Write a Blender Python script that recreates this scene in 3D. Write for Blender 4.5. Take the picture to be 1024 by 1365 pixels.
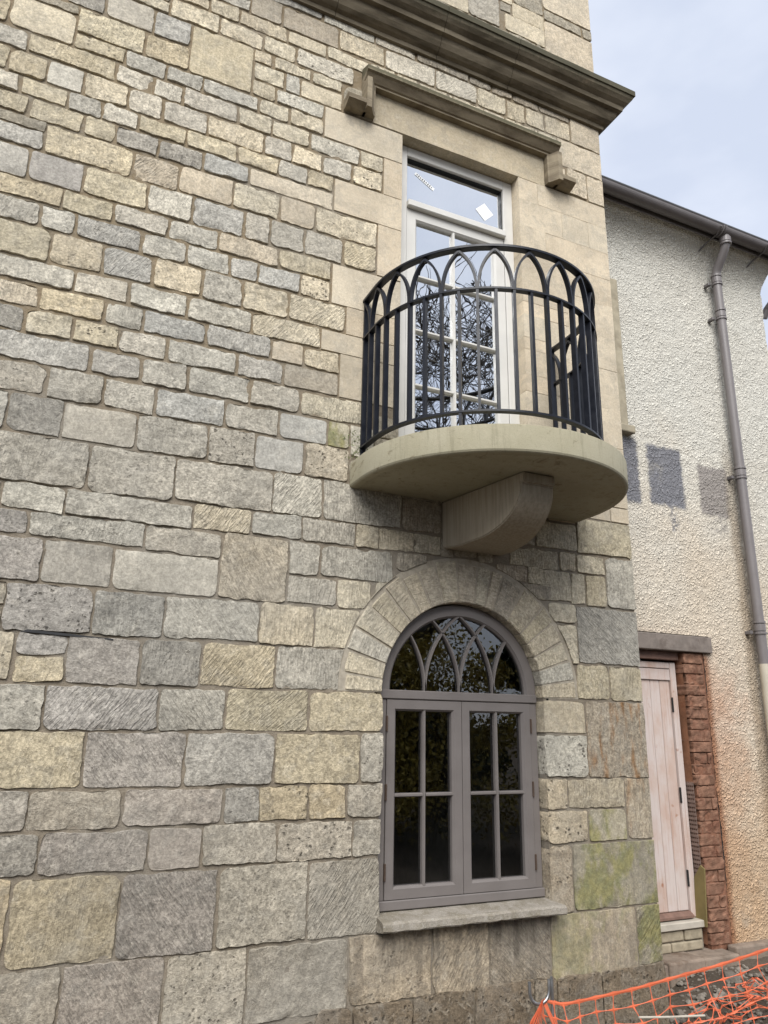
import bpy, bmesh, math, random
from mathutils import Vector, Matrix, noise
R = math.radians
random.seed(11)
for o in list(bpy.data.objects):
    bpy.data.objects.remove(o)
SC = bpy.context.scene
COL = SC.collection

# ------------------------------------------------------------------ camera
cam_d = bpy.data.cameras.new('camera')
cam = bpy.data.objects.new('camera', cam_d)
COL.objects.link(cam)
YAW, PITCH, ROLL = R(24.247), R(16.133), R(1.057)
fw = Vector((math.sin(YAW)*math.cos(PITCH), math.cos(YAW)*math.cos(PITCH), math.sin(PITCH)))
r0 = Vector((math.cos(YAW), -math.sin(YAW), 0))
u0 = r0.cross(fw)
rr = math.cos(ROLL)*r0 + math.sin(ROLL)*u0
uu = -math.sin(ROLL)*r0 + math.cos(ROLL)*u0
m = Matrix((rr, uu, -fw)).transposed().to_4x4()
m.translation = Vector((0, -4, 1.6))
cam.matrix_world = m
cam_d.sensor_fit = 'VERTICAL'
cam_d.sensor_height = 36.0
cam_d.lens = 974.18/1365*36.0
cam_d.clip_start = .05
cam_d.clip_end = 2000
SC.camera = cam
SC.render.resolution_x, SC.render.resolution_y = 768, 1024

# ------------------------------------------------------------------ world, sun, exposure
SUN_EL, SUN_AZ = R(46), R(203)      # azimuth measured from +Y clockwise (behind the camera, to the left)
W = bpy.data.worlds.new('World')
SC.world = W
W.use_nodes = True
nt = W.node_tree
nt.nodes.clear()
def wn(t, **k):
    n = nt.nodes.new(t)
    for a, b in k.items():
        setattr(n, a, b)
    return n
wo = wn('ShaderNodeOutputWorld')
bg = wn('ShaderNodeBackground')
bg.inputs['Strength'].default_value = .052
sky = wn('ShaderNodeTexSky', sky_type='NISHITA', sun_disc=False)
sky.sun_elevation = SUN_EL
sky.sun_rotation = SUN_AZ
tc = wn('ShaderNodeTexCoord')
mp = wn('ShaderNodeMapping')
mp.inputs['Scale'].default_value = (1.0, 1.0, 2.2)
nz = wn('ShaderNodeTexNoise')
nz.inputs['Scale'].default_value = 2.3
nz.inputs['Detail'].default_value = 5
nz.inputs['Roughness'].default_value = .5
cr = wn('ShaderNodeValToRGB')
cr.color_ramp.elements[0].position = .38
cr.color_ramp.elements[0].color = (4.35, 4.75, 5.65, 1)
cr.color_ramp.elements[1].position = .62
cr.color_ramp.elements[1].color = (6.15, 6.4, 7.0, 1)
mx = wn('ShaderNodeMix', data_type='RGBA')
mx.inputs[0].default_value = .88
L = nt.links.new
L(tc.outputs['Generated'], mp.inputs['Vector'])
L(mp.outputs[0], nz.inputs['Vector'])
L(nz.outputs['Fac'], cr.inputs['Fac'])
L(sky.outputs[0], mx.inputs[6])
L(cr.outputs[0], mx.inputs[7])
L(mx.outputs[2], bg.inputs['Color'])
L(bg.outputs[0], wo.inputs['Surface'])

sd = bpy.data.lights.new('sun', 'SUN')
sd.energy = 1.5
sd.angle = R(48)
sd.color = (1.0, .975, .94)
sun = bpy.data.objects.new('sun', sd)
COL.objects.link(sun)
sun.location = (-6, -12, 18)
sdir = Vector((math.sin(SUN_AZ)*math.cos(SUN_EL), math.cos(SUN_AZ)*math.cos(SUN_EL), math.sin(SUN_EL)))
sun.rotation_euler = sdir.to_track_quat('Z', 'Y').to_euler()

vs = SC.view_settings
SC.display_settings.display_device = 'sRGB'
vs.view_transform = 'Standard'
vs.look = 'None'
vs.gamma = 1
vs.use_curve_mapping = False
vs.exposure = 1.72

# ------------------------------------------------------------------ node material helpers
class NM:
    def __init__(s, name):
        s.m = bpy.data.materials.new(name)
        s.m.use_nodes = True
        s.t = s.m.node_tree
        s.t.nodes.clear()
        s.out = s.n('ShaderNodeOutputMaterial')
        s.b = s.n('ShaderNodeBsdfPrincipled')
        s.l(s.b.outputs[0], s.out.inputs['Surface'])
        s.geo = s.n('ShaderNodeNewGeometry')
        s.pos = s.geo.outputs['Position']
    def n(s, t, **k):
        x = s.t.nodes.new(t)
        for a, b in k.items():
            setattr(x, a, b)
        return x
    def l(s, a, b):
        s.t.links.new(a, b)
    def put(s, sock, v):
        if hasattr(v, 'is_output'):
            s.l(v, sock)
        else:
            sock.default_value = v
    def noise(s, vec, scale, detail=4, rough=.55, dist=0):
        x = s.n('ShaderNodeTexNoise')
        s.l(vec, x.inputs['Vector'])
        x.inputs['Scale'].default_value = scale
        x.inputs['Detail'].default_value = detail
        x.inputs['Roughness'].default_value = rough
        x.inputs['Distortion'].default_value = dist
        return x.outputs['Fac']
    def math(s, op, a, b=0.0, c=None):
        x = s.n('ShaderNodeMath', operation=op)
        s.put(x.inputs[0], a)
        s.put(x.inputs[1], b)
        if c is not None:
            s.put(x.inputs[2], c)
        return x.outputs[0]
    def ramp(s, v, lo, hi, a=0.0, b=1.0):
        x = s.n('ShaderNodeMapRange', interpolation_type='SMOOTHSTEP')
        s.put(x.inputs['Value'], v)
        x.inputs['From Min'].default_value = lo
        x.inputs['From Max'].default_value = hi
        x.inputs['To Min'].default_value = a
        x.inputs['To Max'].default_value = b
        return x.outputs[0]
    def mix(s, f, a, b, mode='MIX'):
        x = s.n('ShaderNodeMix', data_type='RGBA', blend_type=mode)
        s.put(x.inputs[0], f)
        s.put(x.inputs[6], a)
        s.put(x.inputs[7], b)
        return x.outputs[2]
    def scale(s, col, f):
        x = s.n('ShaderNodeVectorMath', operation='SCALE')
        s.put(x.inputs[0], col[:3] if isinstance(col, tuple) else col)
        s.put(x.inputs['Scale'], f)
        return x.outputs[0]
    def vadd(s, a, b):
        x = s.n('ShaderNodeVectorMath', operation='ADD')
        s.put(x.inputs[0], a)
        s.put(x.inputs[1], b)
        return x.outputs[0]
    def mapping(s, vec, sc=(1, 1, 1), rot=(0, 0, 0), loc=(0, 0, 0)):
        x = s.n('ShaderNodeMapping')
        s.l(vec, x.inputs['Vector'])
        x.inputs['Scale'].default_value = sc
        x.inputs['Rotation'].default_value = rot
        x.inputs['Location'].default_value = loc
        return x.outputs[0]
    def sep(s, vec):
        x = s.n('ShaderNodeSeparateXYZ')
        s.l(vec, x.inputs[0])
        return x.outputs
    def comb(s, a, b, c):
        x = s.n('ShaderNodeCombineXYZ')
        for i, v in enumerate((a, b, c)):
            s.put(x.inputs[i], v)
        return x.outputs[0]
    def attr(s, name):
        x = s.n('ShaderNodeAttribute', attribute_type='OBJECT', attribute_name=name)
        return x.outputs['Fac']
    def bump(s, h, strength=.5, dist=.01):
        x = s.n('ShaderNodeBump')
        s.l(h, x.inputs['Height'])
        x.inputs['Strength'].default_value = strength
        x.inputs['Distance'].default_value = dist
        s.l(x.outputs[0], s.b.inputs['Normal'])
    def fin(s, col=None, rough=.8, metal=0.0, spec=.3, alb=.80):
        if col is not None:
            col = s.scale(col, alb)
            s.put(s.b.inputs['Base Color'], col)
        s.put(s.b.inputs['Roughness'], rough)
        s.b.inputs['Metallic'].default_value = metal
        s.b.inputs['Specular IOR Level'].default_value = spec
        return s.m
def rgb(*c):
    return (c[0], c[1], c[2], 1)

def stone_material():
    k = NM('weathered_limestone')
    oi = k.n('ShaderNodeObjectInfo')
    rnd = oi.outputs['Random']
    off = k.math('MULTIPLY', rnd, 41.0)
    p = k.vadd(k.pos, k.comb(off, 0, off))
    big = k.noise(p, 2.4, 3, .5)
    blot = k.noise(p, 8.5, 6, .68, .4)
    blot2 = k.noise(k.vadd(p, (7, 3, 1)), 13, 6, .7, .6)
    grain = k.noise(p, 70, 5, .7)
    fine = k.noise(p, 240, 3, .7)
    # tooling marks left by the chisel: noise drawn out along a direction
    xyz = k.sep(p)
    ang = k.attr('groove_angle')
    ca, sa = k.math('COSINE', ang), k.math('SINE', ang)
    wob = k.math('MULTIPLY', k.noise(p, 5, 2, .5), .030)
    u = k.math('ADD', k.math('MULTIPLY', xyz[0], ca), k.math('MULTIPLY', xyz[2], sa))
    v = k.math('SUBTRACT', k.math('MULTIPLY', xyz[2], ca), k.math('MULTIPLY', xyz[0], sa))
    u = k.math('ADD', u, wob)
    gro = k.noise(k.comb(k.math('MULTIPLY', u, 78.0), 0, k.math('MULTIPLY', v, 13.0)), 1.0, 3, .6)
    gs = k.attr('groove')
    gd = k.math('MULTIPLY', k.ramp(gro, .36, .62, -1.0, .35), gs)
    # pits
    vo = k.n('ShaderNodeTexVoronoi')
    k.l(k.vadd(p, k.scale(k.comb(blot2, grain, blot), .05)), vo.inputs['Vector'])
    vo.inputs['Scale'].default_value = 34
    pit = k.math('MULTIPLY', k.ramp(vo.outputs['Distance'], .16, .36, 1, 0), k.ramp(blot2, .50, .60))
    pit = k.math('MULTIPLY', pit, k.attr('pitting'))
    mott = k.noise(k.vadd(p, (1, 6, 2)), 24, 8, .74, .2)
    speck = k.noise(k.vadd(p, (8, 2, 6)), 48, 5, .62)
    tint = oi.outputs['Color']
    c = k.scale(tint, k.ramp(big, .3, .7, .84, 1.13))
    c = k.mix(k.ramp(blot, .50, .60, 0, .55), c, k.mix(.55, rgb(.33, .315, .275), tint))
    c = k.mix(k.ramp(blot2, .54, .62, 0, .6), c, k.scale(k.mix(.4, tint, rgb(.62, .57, .47)), 1.08))
    tex = k.attr('grain')
    def soft(v):
        return k.math('ADD', 1.0, k.math('MULTIPLY', k.math('SUBTRACT', v, 1.0), tex))
    c = k.scale(c, soft(k.ramp(mott, .36, .64, .76, 1.18)))
    c = k.scale(c, soft(k.ramp(grain, .36, .64, .72, 1.20)))
    c = k.mix(k.math('MULTIPLY', k.ramp(speck, .58, .68, 0, .42), tex), c, k.scale(tint, .38))
    c = k.mix(k.math('MULTIPLY', k.ramp(fine, .52, .70, 0, .45), tex), c, k.scale(tint, .42))
    # grey weathering drifting across neighbouring blocks
    wx = k.math('MULTIPLY', k.ramp(k.noise(k.pos, 1.15, 6, .62), .46, .66, 0, .55), tex)
    c = k.mix(wx, c, k.scale(k.mix(.45, rgb(.38, .365, .325), tint), k.ramp(mott, .36, .64, .82, 1.15)))
    stk = k.math('MULTIPLY', k.attr('streak'), k.ramp(k.noise(k.mapping(k.pos, (5, 1, .9)), 2.2, 5, .65), .44, .60))
    c = k.mix(stk, c, rgb(.15, .13, .105))
    # black crust patches
    cru = k.math('MULTIPLY', k.ramp(k.noise(k.vadd(p, (2, 9, 5)), 6, 8, .78, .3), .53, .68), k.attr('crust'))
    c = k.mix(cru, c, rgb(.12, .115, .105))
    gd = k.math('MULTIPLY', gd, k.ramp(k.noise(k.vadd(p, (9, 9, 1)), 6, 4, .6), .34, .56, .15, 1))
    c = k.scale(c, k.math('ADD', 1.0, k.math('MULTIPLY', gd, .22)))
    c = k.mix(k.math('MULTIPLY', pit, .62), c, rgb(.10, .085, .065))
    mo = k.math('MULTIPLY', k.attr('moss'), k.ramp(k.noise(k.mapping(k.vadd(k.pos, (3, 1, 4)), (1.5, 1, .8)), 3.6, 7, .68), .44, .58, 0, .74))
    c = k.mix(mo, c, k.scale(k.mix(k.ramp(blot, .4, .6), rgb(.30, .28, .10), rgb(.22, .225, .095)), k.ramp(mott, .34, .66, .7, 1.2)))
    ru = k.math('MULTIPLY', k.attr('rust'), k.ramp(k.noise(k.mapping(p, (3, 1, .7)), 4, 5, .6), .48, .66))
    c = k.mix(ru, c, k.scale(rgb(.34, .20, .10), k.ramp(mott, .34, .66, .6, 1.25)))
    rf = k.attr('relief')
    h = k.math('MULTIPLY', k.math('ADD', k.math('ADD', k.math('MULTIPLY', grain, .7), k.math('MULTIPLY', mott, .9)), k.math('MULTIPLY', blot, .8)), rf)
    h = k.math('ADD', h, k.math('MULTIPLY', fine, .25))
    h = k.math('ADD', h, k.math('MULTIPLY', gd, .34))
    h = k.math('SUBTRACT', h, k.math('MULTIPLY', pit, 1.1))
    k.bump(h, 1.0, .014)
    return k.fin(c, .92, spec=.18)
M = {}
M['stone'] = stone_material()

def mortar_material():
    k = NM('lime_mortar')
    a = k.noise(k.pos, 1.3, 3)
    b = k.noise(k.pos, 30, 5, .7)
    f = k.noise(k.pos, 160, 3, .7)
    z = k.sep(k.pos)[2]
    hi = k.ramp(k.math('ADD', z, k.math('MULTIPLY', a, 1.6)), 3.4, 5.0)
    c = k.mix(hi, rgb(.262, .222, .170), rgb(.290, .230, .150))
    c = k.mix(k.ramp(b, .45, .7, 0, .6), c, rgb(.38, .33, .255))
    c = k.mix(k.ramp(f, .5, .72, 0, .5), c, rgb(.12, .10, .08))
    c = k.mix(k.ramp(k.noise(k.pos, 1.15, 6, .62), .46, .66, 0, .5), c, rgb(.30, .285, .25))
    k.bump(k.math('ADD', b, k.math('MULTIPLY', f, .5)), .8, .01)
    return k.fin(c, .95, spec=.1)
M['mortar'] = mortar_material()


def plain(name, col, rough=.5, metal=0, spec=.4, var=.12, scale=14, bump=0.0, dirt=None):
    k = NM(name)
    n1 = k.noise(k.pos, scale, 5, .6)
    n2 = k.noise(k.pos, scale*9, 3, .6)
    c = k.scale(rgb(*col), k.ramp(n1, .3, .7, 1-var, 1+var))
    if dirt:
        c = k.mix(k.ramp(k.noise(k.vadd(k.pos, (5, 2, 8)), scale*.6, 7, .7), dirt[1], dirt[1]+.16, 0, dirt[2]), c, rgb(*dirt[0]))
    rg = k.ramp(n1, .3, .7, max(.05, rough-.07), min(1, rough+.07))
    if bump:
        k.bump(k.math('ADD', n1, k.math('MULTIPLY', n2, .6)), bump, .004)
    return k.fin(c, rg, metal, spec)

def slab_material():
    k = NM('sawn_sandstone')
    a = k.noise(k.pos, 2.2, 5, .6)
    b = k.noise(k.mapping(k.pos, (1.4, 1, 3)), 7, 5, .65, .5)
    g = k.noise(k.pos, 130, 4, .7)
    c = k.mix(k.ramp(a, .35, .65), rgb(.385, .355, .25), rgb(.43, .40, .295))
    c = k.mix(k.ramp(b, .60, .68, 0, .6), c, rgb(.18, .145, .085))
    c = k.mix(k.ramp(g, .5, .75, 0, .35), c, rgb(.19, .16, .10))
    c = k.mix(k.ramp(k.noise(k.mapping(k.pos, (9, 9, .8)), 2.4, 6, .7), .52, .66, 0, .4), c, rgb(.22, .20, .13))
    c = k.mix(k.ramp(k.noise(k.pos, 22, 6, .72), .54, .66, 0, .4), c, rgb(.47, .42, .31))
    k.bump(k.math('ADD', g, k.noise(k.pos, 30, 5, .7)), .35, .004)
    return k.fin(c, .85, spec=.2)
M['slab'] = slab_material()
def corbel_material():
    k = NM('dressed_corbel_stone')
    a = k.noise(k.mapping(k.pos, (26, 26, 1.2)), 2.2, 5, .6)
    g = k.noise(k.pos, 130, 4, .7)
    b = k.noise(k.pos, 3, 4, .6)
    c = k.mix(k.ramp(a, .35, .68), rgb(.42, .37, .285), rgb(.33, .285, .215))
    c = k.mix(k.ramp(b, .5, .7, 0, .4), c, rgb(.30, .26, .20))
    c = k.mix(k.ramp(g, .5, .75, 0, .3), c, rgb(.2, .17, .12))
    k.bump(k.math('ADD', g, a), .25, .003)
    return k.fin(c, .85, spec=.2)
M['corbel'] = corbel_material()
def cornice_material():
    k = NM('weathered_cornice_stone')
    a = k.noise(k.mapping(k.pos, (1, 1, 5)), 2.4, 6, .65, .4)
    b = k.noise(k.mapping(k.pos, (30, 30, 2)), 1.6, 5, .65)
    g = k.noise(k.pos, 110, 4, .7)
    z = k.sep(k.pos)[2]
    c = k.mix(k.ramp(a, .38, .66), rgb(.225, .19, .135), rgb(.115, .095, .066))
    c = k.mix(k.ramp(k.noise(k.vadd(k.pos, (4, 1, 1)), 5, 5, .6), .6, .7, 0, .7), c, rgb(.31, .245, .17))
    top = k.math('MULTIPLY', k.ramp(k.math('ADD', z, k.math('MULTIPLY', b, .10)), 6.86, 6.94), .85)
    c = k.mix(top, c, rgb(.085, .082, .055))
    c = k.mix(k.ramp(g, .5, .75, 0, .4), c, rgb(.10, .085, .06))
    k.bump(k.math('ADD', k.math('MULTIPLY', g, .6), a), .5, .006)
    return k.fin(c, .92, spec=.15)
M['cornice'] = cornice_material()
def hood_material():
    k = NM('weathered_hood_stone')
    a = k.noise(k.mapping(k.pos, (1, 1, 4)), 3.4, 6, .65, .4)
    b = k.noise(k.mapping(k.pos, (34, 34, 2)), 1.6, 5, .65)
    g = k.noise(k.pos, 130, 4, .7)
    z = k.sep(k.pos)[2]
    c = k.mix(k.ramp(a, .35, .7), rgb(.36, .305, .215), rgb(.19, .155, .108))
    top = k.math('MULTIPLY', k.ramp(k.math('ADD', z, k.math('MULTIPLY', b, .06)), 6.16, 6.20), .8)
    c = k.mix(top, c, rgb(.10, .098, .06))
    c = k.mix(k.ramp(g, .5, .75, 0, .35), c, rgb(.14, .115, .08))
    k.bump(k.math('ADD', g, a), .35, .004)
    return k.fin(c, .9, spec=.15)
M['hood'] = hood_material()
def sill_material():
    k = NM('lichened_sill_stone')
    a = k.noise(k.pos, 9, 6, .7, .3)
    g = k.noise(k.pos, 60, 5, .75)
    f = k.noise(k.pos, 170, 3, .7)
    c = k.mix(k.ramp(a, .4, .62), rgb(.37, .335, .285), rgb(.27, .238, .185))
    c = k.mix(k.ramp(g, .56, .64, 0, .8), c, rgb(.48, .455, .40))
    c = k.mix(k.ramp(f, .5, .7, 0, .55), c, rgb(.08, .078, .06))
    k.bump(k.math('ADD', g, k.math('MULTIPLY', f, .5)), .8, .008)
    return k.fin(c, .92, spec=.15)
M['sill'] = sill_material()
M['arch_bed'] = plain('pale_arch_mortar', (.43, .385, .31), .95, 0, .1, .15, 26, .6, ((.30, .26, .20), .5, .6))
M['iron'] = plain('black_painted_iron', (.009, .011, .018), .38, 0, .35, .15, 20)
M['frame'] = plain('taupe_painted_timber', (.190, .170, .160), .45, 0, .4, .05, 6)
M['white'] = plain('white_painted_timber', (.70, .685, .64), .42, 0, .4, .03, 6)
M['spacer'] = plain('dark_glazing_gasket', (.02, .022, .024), .6)
M['brass'] = plain('tarnished_hinge_steel', (.11, .075, .055), .5, .3)
M['inside'] = plain('dim_interior_plaster', (.30, .29, .27), .9)
def glass_material(name, refl, tint):
    k = NM(name)
    k.t.nodes.remove(k.b)
    tr = k.n('ShaderNodeBsdfTransparent')
    tr.inputs[0].default_value = rgb(*tint)
    gl = k.n('ShaderNodeBsdfGlossy')
    gl.inputs['Roughness'].default_value = .006
    gl.inputs['Color'].default_value = rgb(.96, .98, 1.0)
    lw = k.n('ShaderNodeFresnel')
    lw.inputs['IOR'].default_value = 1.5
    nn = k.noise(k.pos, 3.2, 2, .5)
    bp = k.n('ShaderNodeBump')
    bp.inputs['Strength'].default_value = .05
    bp.inputs['Distance'].default_value = .02
    k.l(nn, bp.inputs['Height'])
    k.l(bp.outputs[0], gl.inputs['Normal'])
    mxs = k.n('ShaderNodeMixShader')
    f = k.math('ADD', k.math('MULTIPLY', lw.outputs[0], 1.0), refl)
    k.l(f, mxs.inputs[0])
    k.l(tr.outputs[0], mxs.inputs[1])
    k.l(gl.outputs[0], mxs.inputs[2])
    k.l(mxs.outputs[0], k.out.inputs['Surface'])
    return k.m
M['glass_low'] = glass_material('window_glass', .085, (.75, .78, .78))
M['glass_high'] = glass_material('coated_door_glass', .70, (.62, .68, .72))
def render_material():
    k = NM('roughcast_render')
    x, y, z = k.sep(k.pos)[:3]
    a = k.noise(k.pos, 1.1, 4, .6)
    b = k.noise(k.pos, 75, 4, .6)
    vo = k.n('ShaderNodeTexVoronoi', feature='SMOOTH_F1')
    k.l(k.vadd(k.pos, k.scale(k.comb(k.noise(k.pos, 30, 3), k.noise(k.pos, 33, 3), k.noise(k.pos, 36, 3)), .05)), vo.inputs['Vector'])
    vo.inputs['Scale'].default_value = 47
    vo.inputs['Smoothness'].default_value = .35
    lump = k.math('MULTIPLY', k.ramp(vo.outputs['Distance'], .08, .62, 1, 0), k.ramp(k.noise(k.pos, 13, 5, .65), .30, .60, .35, 1.0))
    f = k.noise(k.pos, 150, 3, .7)
    e = k.math('MULTIPLY', k.math('SUBTRACT', k.noise(k.pos, 22, 5, .7), .5), .09)
    e2 = k.math('MULTIPLY', k.math('SUBTRACT', k.noise(k.vadd(k.pos, (3, 3, 3)), 5, 4, .6), .5), .9)
    up = k.ramp(k.math('ADD', z, k.math('MULTIPLY', a, 2.4)), 3.6, 5.4)
    c = k.mix(up, rgb(.80, .69, .545), rgb(.80, .775, .69))
    c = k.mix(k.ramp(a, .35, .65, 0, .3), c, rgb(.82, .76, .65))
    # old mortar staining round the doorway
    st = k.math('MULTIPLY', k.ramp(k.math('ADD', k.math('ADD', x, k.math('MULTIPLY', k.math('SUBTRACT', 2.0, z), .07)), e2), 4.80, 5.45, 1, 0), k.ramp(k.math('ADD', z, k.math('MULTIPLY', e2, .5)), 1.6, 2.5, 1, 0))
    c = k.mix(k.math('MULTIPLY', st, .78), c, rgb(.66, .40, .265))
    low = k.ramp(k.math('ADD', z, k.math('MULTIPLY', e2, .8)), .1, 1.9, .8, 0)
    c = k.mix(low, c, rgb(.66, .45, .27))
    ru = k.math('MULTIPLY', k.ramp(x, 4.8, 4.87, 1, 0), k.ramp(z, 2.15, 2.2, 1, 0))
    c = k.mix(k.math('MULTIPLY', ru, .8), c, rgb(.33, .14, .07))
    # trial patches of paint
    xe, ze = k.math('ADD', x, e), k.math('ADD', z, e)
    def box(x0, x1, z0, z1):
        w = .022
        q = k.math('MULTIPLY', k.ramp(xe, x0-w, x0+w), k.ramp(xe, x1-w, x1+w, 1, 0))
        return k.math('MULTIPLY', q, k.math('MULTIPLY', k.ramp(ze, z0-w, z0+w), k.ramp(ze, z1-w, z1+w, 1, 0)))
    drip = k.ramp(k.noise(k.pos, 30, 3, .6), .44, .56)
    c = k.mix(box(3.9, 4.265, 3.36, 3.93), c, rgb(.255, .255, .275))
    c = k.mix(box(4.375, 4.765, 3.385, 3.915), c, rgb(.265, .265, .285))
    c = k.mix(k.math('MULTIPLY', box(4.58, 4.66, 3.17, 3.40), k.math('MULTIPLY', drip, .75)), c, rgb(.265, .265, .285))
    c = k.mix(k.math('MULTIPLY', box(4.945, 5.285, 3.37, 3.82), .92), c, rgb(.37, .335, .31))
    c = k.mix(k.math('MULTIPLY', box(5.04, 5.23, 3.20, 3.40), k.math('MULTIPLY', drip, .6)), c, rgb(.40, .37, .34))
    # grime beside the pipe
    pg = k.math('MULTIPLY', k.ramp(k.math('ABSOLUTE', k.math('SUBTRACT', k.math('ADD', x, k.math('MULTIPLY', e2, .12)), 5.33)), .02, .10, .55, 0), k.ramp(z, 4.3, 3.6))
    c = k.mix(pg, c, rgb(.30, .22, .14))
    c = k.scale(c, k.ramp(lump, .0, .42, .74, 1.03))
    c = k.mix(k.ramp(k.noise(k.vadd(k.pos, (6, 6, 6)), 2.6, 7, .7), .56, .70, 0, .35), c, rgb(.44, .41, .34))
    c = k.mix(k.ramp(f, .55, .75, 0, .30), c, rgb(.22, .19, .15))
    k.bump(k.math('ADD', k.math('ADD', b, k.math('MULTIPLY', f, .30)), k.math('MULTIPLY', lump, 1.3)), 1.0, .012)
    return k.fin(c, .93, spec=.15, alb=1.0)
M['render'] = render_material()
M['pipe'] = plain('grey_painted_cast_iron', (.215, .195, .192), .42, 0, .45, .06, 5)
M['pipe_cream'] = plain('cream_painted_cast_iron', (.60, .55, .44), .5, 0, .4, .08, 5)
M['gutter'] = plain('grey_painted_gutter', (.165, .15, .148), .45, 0, .45, .1, 5)
M['concrete'] = plain('old_concrete', (.27, .215, .17), .9, 0, .2, .2, 12, .5, ((.15, .10, .07), .5, .7))
M['lintel'] = plain('grey_concrete_lintel', (.235, .20, .175), .9, 0, .2, .16, 14, .5, ((.12, .095, .08), .5, .6))
M['brick'] = plain('soft_red_brick', (.25, .138, .092), .92, 0, .15, .3, 16, .9, ((.19, .085, .055), .48, .7))
M['rough_brick'] = plain('red_mortar_bed', (.25, .125, .08), .95, 0, .1, .3, 24, 1.0, ((.15, .065, .04), .5, .7))
M['clay'] = plain('red_clay_plaster', (.27, .135, .08), .95, 0, .1, .2, 10, .7, ((.2, .075, .04), .52, .6))
M['pale_brick'] = plain('buff_walling_stone', (.40, .345, .25), .9, 0, .2, .18, 18, .7, ((.23, .19, .13), .5, .5))
M['pale_strip'] = plain('pale_threshold_strip', (.52, .475, .40), .8, 0, .2, .1, 10, .3, ((.33, .26, .2), .55, .5))
M['jamb_stone'] = plain('old_jamb_stone', (.44, .39, .29), .9, 0, .15, .2, 9, .6, ((.25, .20, .14), .52, .5))
M['slit_dark'] = plain('dark_slit_colour', (.035, .036, .038), .6, 0, .3, .2, 12)  # shade of the open slit put into the colour
M['slate'] = plain('roof_slate', (.10, .105, .11), .7, 0, .3, .2, 6, .3)
def door_material():
    k = NM('pink_primed_softwood')
    oi = k.n('ShaderNodeObjectInfo')
    p = k.vadd(k.pos, k.comb(k.math('MULTIPLY', oi.outputs['Random'], 13.0), 0, k.math('MULTIPLY', oi.outputs['Random'], 7.0)))
    gr = k.noise(k.mapping(p, (38, 38, 1.3)), 2.0, 5, .6, .6)
    b = k.noise(k.mapping(p, (1.5, 1, .9)), 3.2, 5, .6)
    kn = k.noise(p, 11.0, 2, .5)
    c = k.mix(k.ramp(b, .42, .66), rgb(.66, .575, .535), rgb(.59, .445, .375))
    c = k.mix(k.ramp(gr, .5, .72, 0, .5), c, rgb(.45, .255, .18))
    c = k.mix(k.ramp(kn, .68, .76, 0, .75), c, rgb(.36, .15, .07))
    c = k.mix(k.ramp(k.noise(p, 2.0, 4), .55, .7, 0, .4), c, rgb(.64, .52, .47))
    k.bump(gr, .25, .003)
    return k.fin(c, .75, spec=.2)
M['door'] = door_material()
M['cill_timber'] = plain('stained_cill_timber', (.22, .135, .105), .7, 0, .25, .2, 12, .3)
M['orange'] = plain('orange_barrier_plastic', (.74, .165, .075), .5, 0, .45, .12, 7)
M['galv'] = plain('galvanised_steel', (.45, .46, .47), .36, .85, .5, .15, 22)
M['ply'] = plain('yellowed_plywood', (.24, .19, .08), .75, 0, .2, .15, 9, .2)
M['lath'] = plain('dull_metal_lath', (.27, .20, .17), .55, .3, .3, .2, 20)
M['sticker'] = plain('white_paper', (.98, 1.0, 1.0), .6, 0, .3, .02)
M['ink'] = plain('grey_print', (.16, .17, .18), .6)
def soil_material():
    k = NM('stony_soil')
    a = k.noise(k.pos, 2.0, 5, .6)
    b = k.noise(k.pos, 28, 5, .7)
    c = k.mix(k.ramp(a, .35, .65), rgb(.125, .10, .078), rgb(.085, .07, .054))
    c = k.mix(k.ramp(b, .52, .7, 0, .6), c, rgb(.19, .16, .13))
    k.bump(b, .9, .02)
    return k.fin(c, .95, spec=.1)
M['soil'] = soil_material()
M['rubble'] = plain('broken_rubble', (.215, .19, .16), .93, 0, .15, .4, 5, .8, ((.12, .10, .08), .5, .6))
M['grass'] = plain('rough_grass', (.085, .105, .035), .9, 0, .2, .3, 2)
M['bark'] = plain('winter_bark', (.055, .047, .038), .9, 0, .2, .3, 12, .5)
M['leaf_dark'] = plain('dark_evergreen_leaf', (.035, .05, .024), .6, 0, .3, .4, 3)
M['leaf_gold'] = plain('golden_shrub_leaf', (.34, .27, .05), .6, 0, .3, .4, 4)

# ------------------------------------------------------------------ object helpers
def link(name, me, mat, parent=None, loc=(0, 0, 0), smooth=False):
    if isinstance(me, bmesh.types.BMesh):
        b = me
        me = bpy.data.meshes.new(name)
        b.to_mesh(me)
        b.free()
    if mat is not None:
        me.materials.append(mat)
    if smooth:
        me.polygons.foreach_set('use_smooth', [True]*len(me.polygons))
        me.set_sharp_from_angle(angle=R(smooth if smooth is not True else 38))
    o = bpy.data.objects.new(name, me)
    o.location = loc
    COL.objects.link(o)
    if parent is not None:
        o.parent = parent
    return o
def thing(name, label, cat, loc=(0, 0, 0), group=None):
    o = bpy.data.objects.new(name, None)
    o.empty_display_size = .2
    o.location = loc
    COL.objects.link(o)
    return tag(o, label, cat, group)
def tag(o, label=None, cat=None, group=None, kind=None):
    if label: o['label'] = label
    if cat: o['category'] = cat
    if group: o['group'] = group
    if kind: o['kind'] = kind
    return o
def pyd(v, f, name='m'):
    me = bpy.data.meshes.new(name)
    me.from_pydata(v, [], f)
    me.update()
    return me
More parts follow.
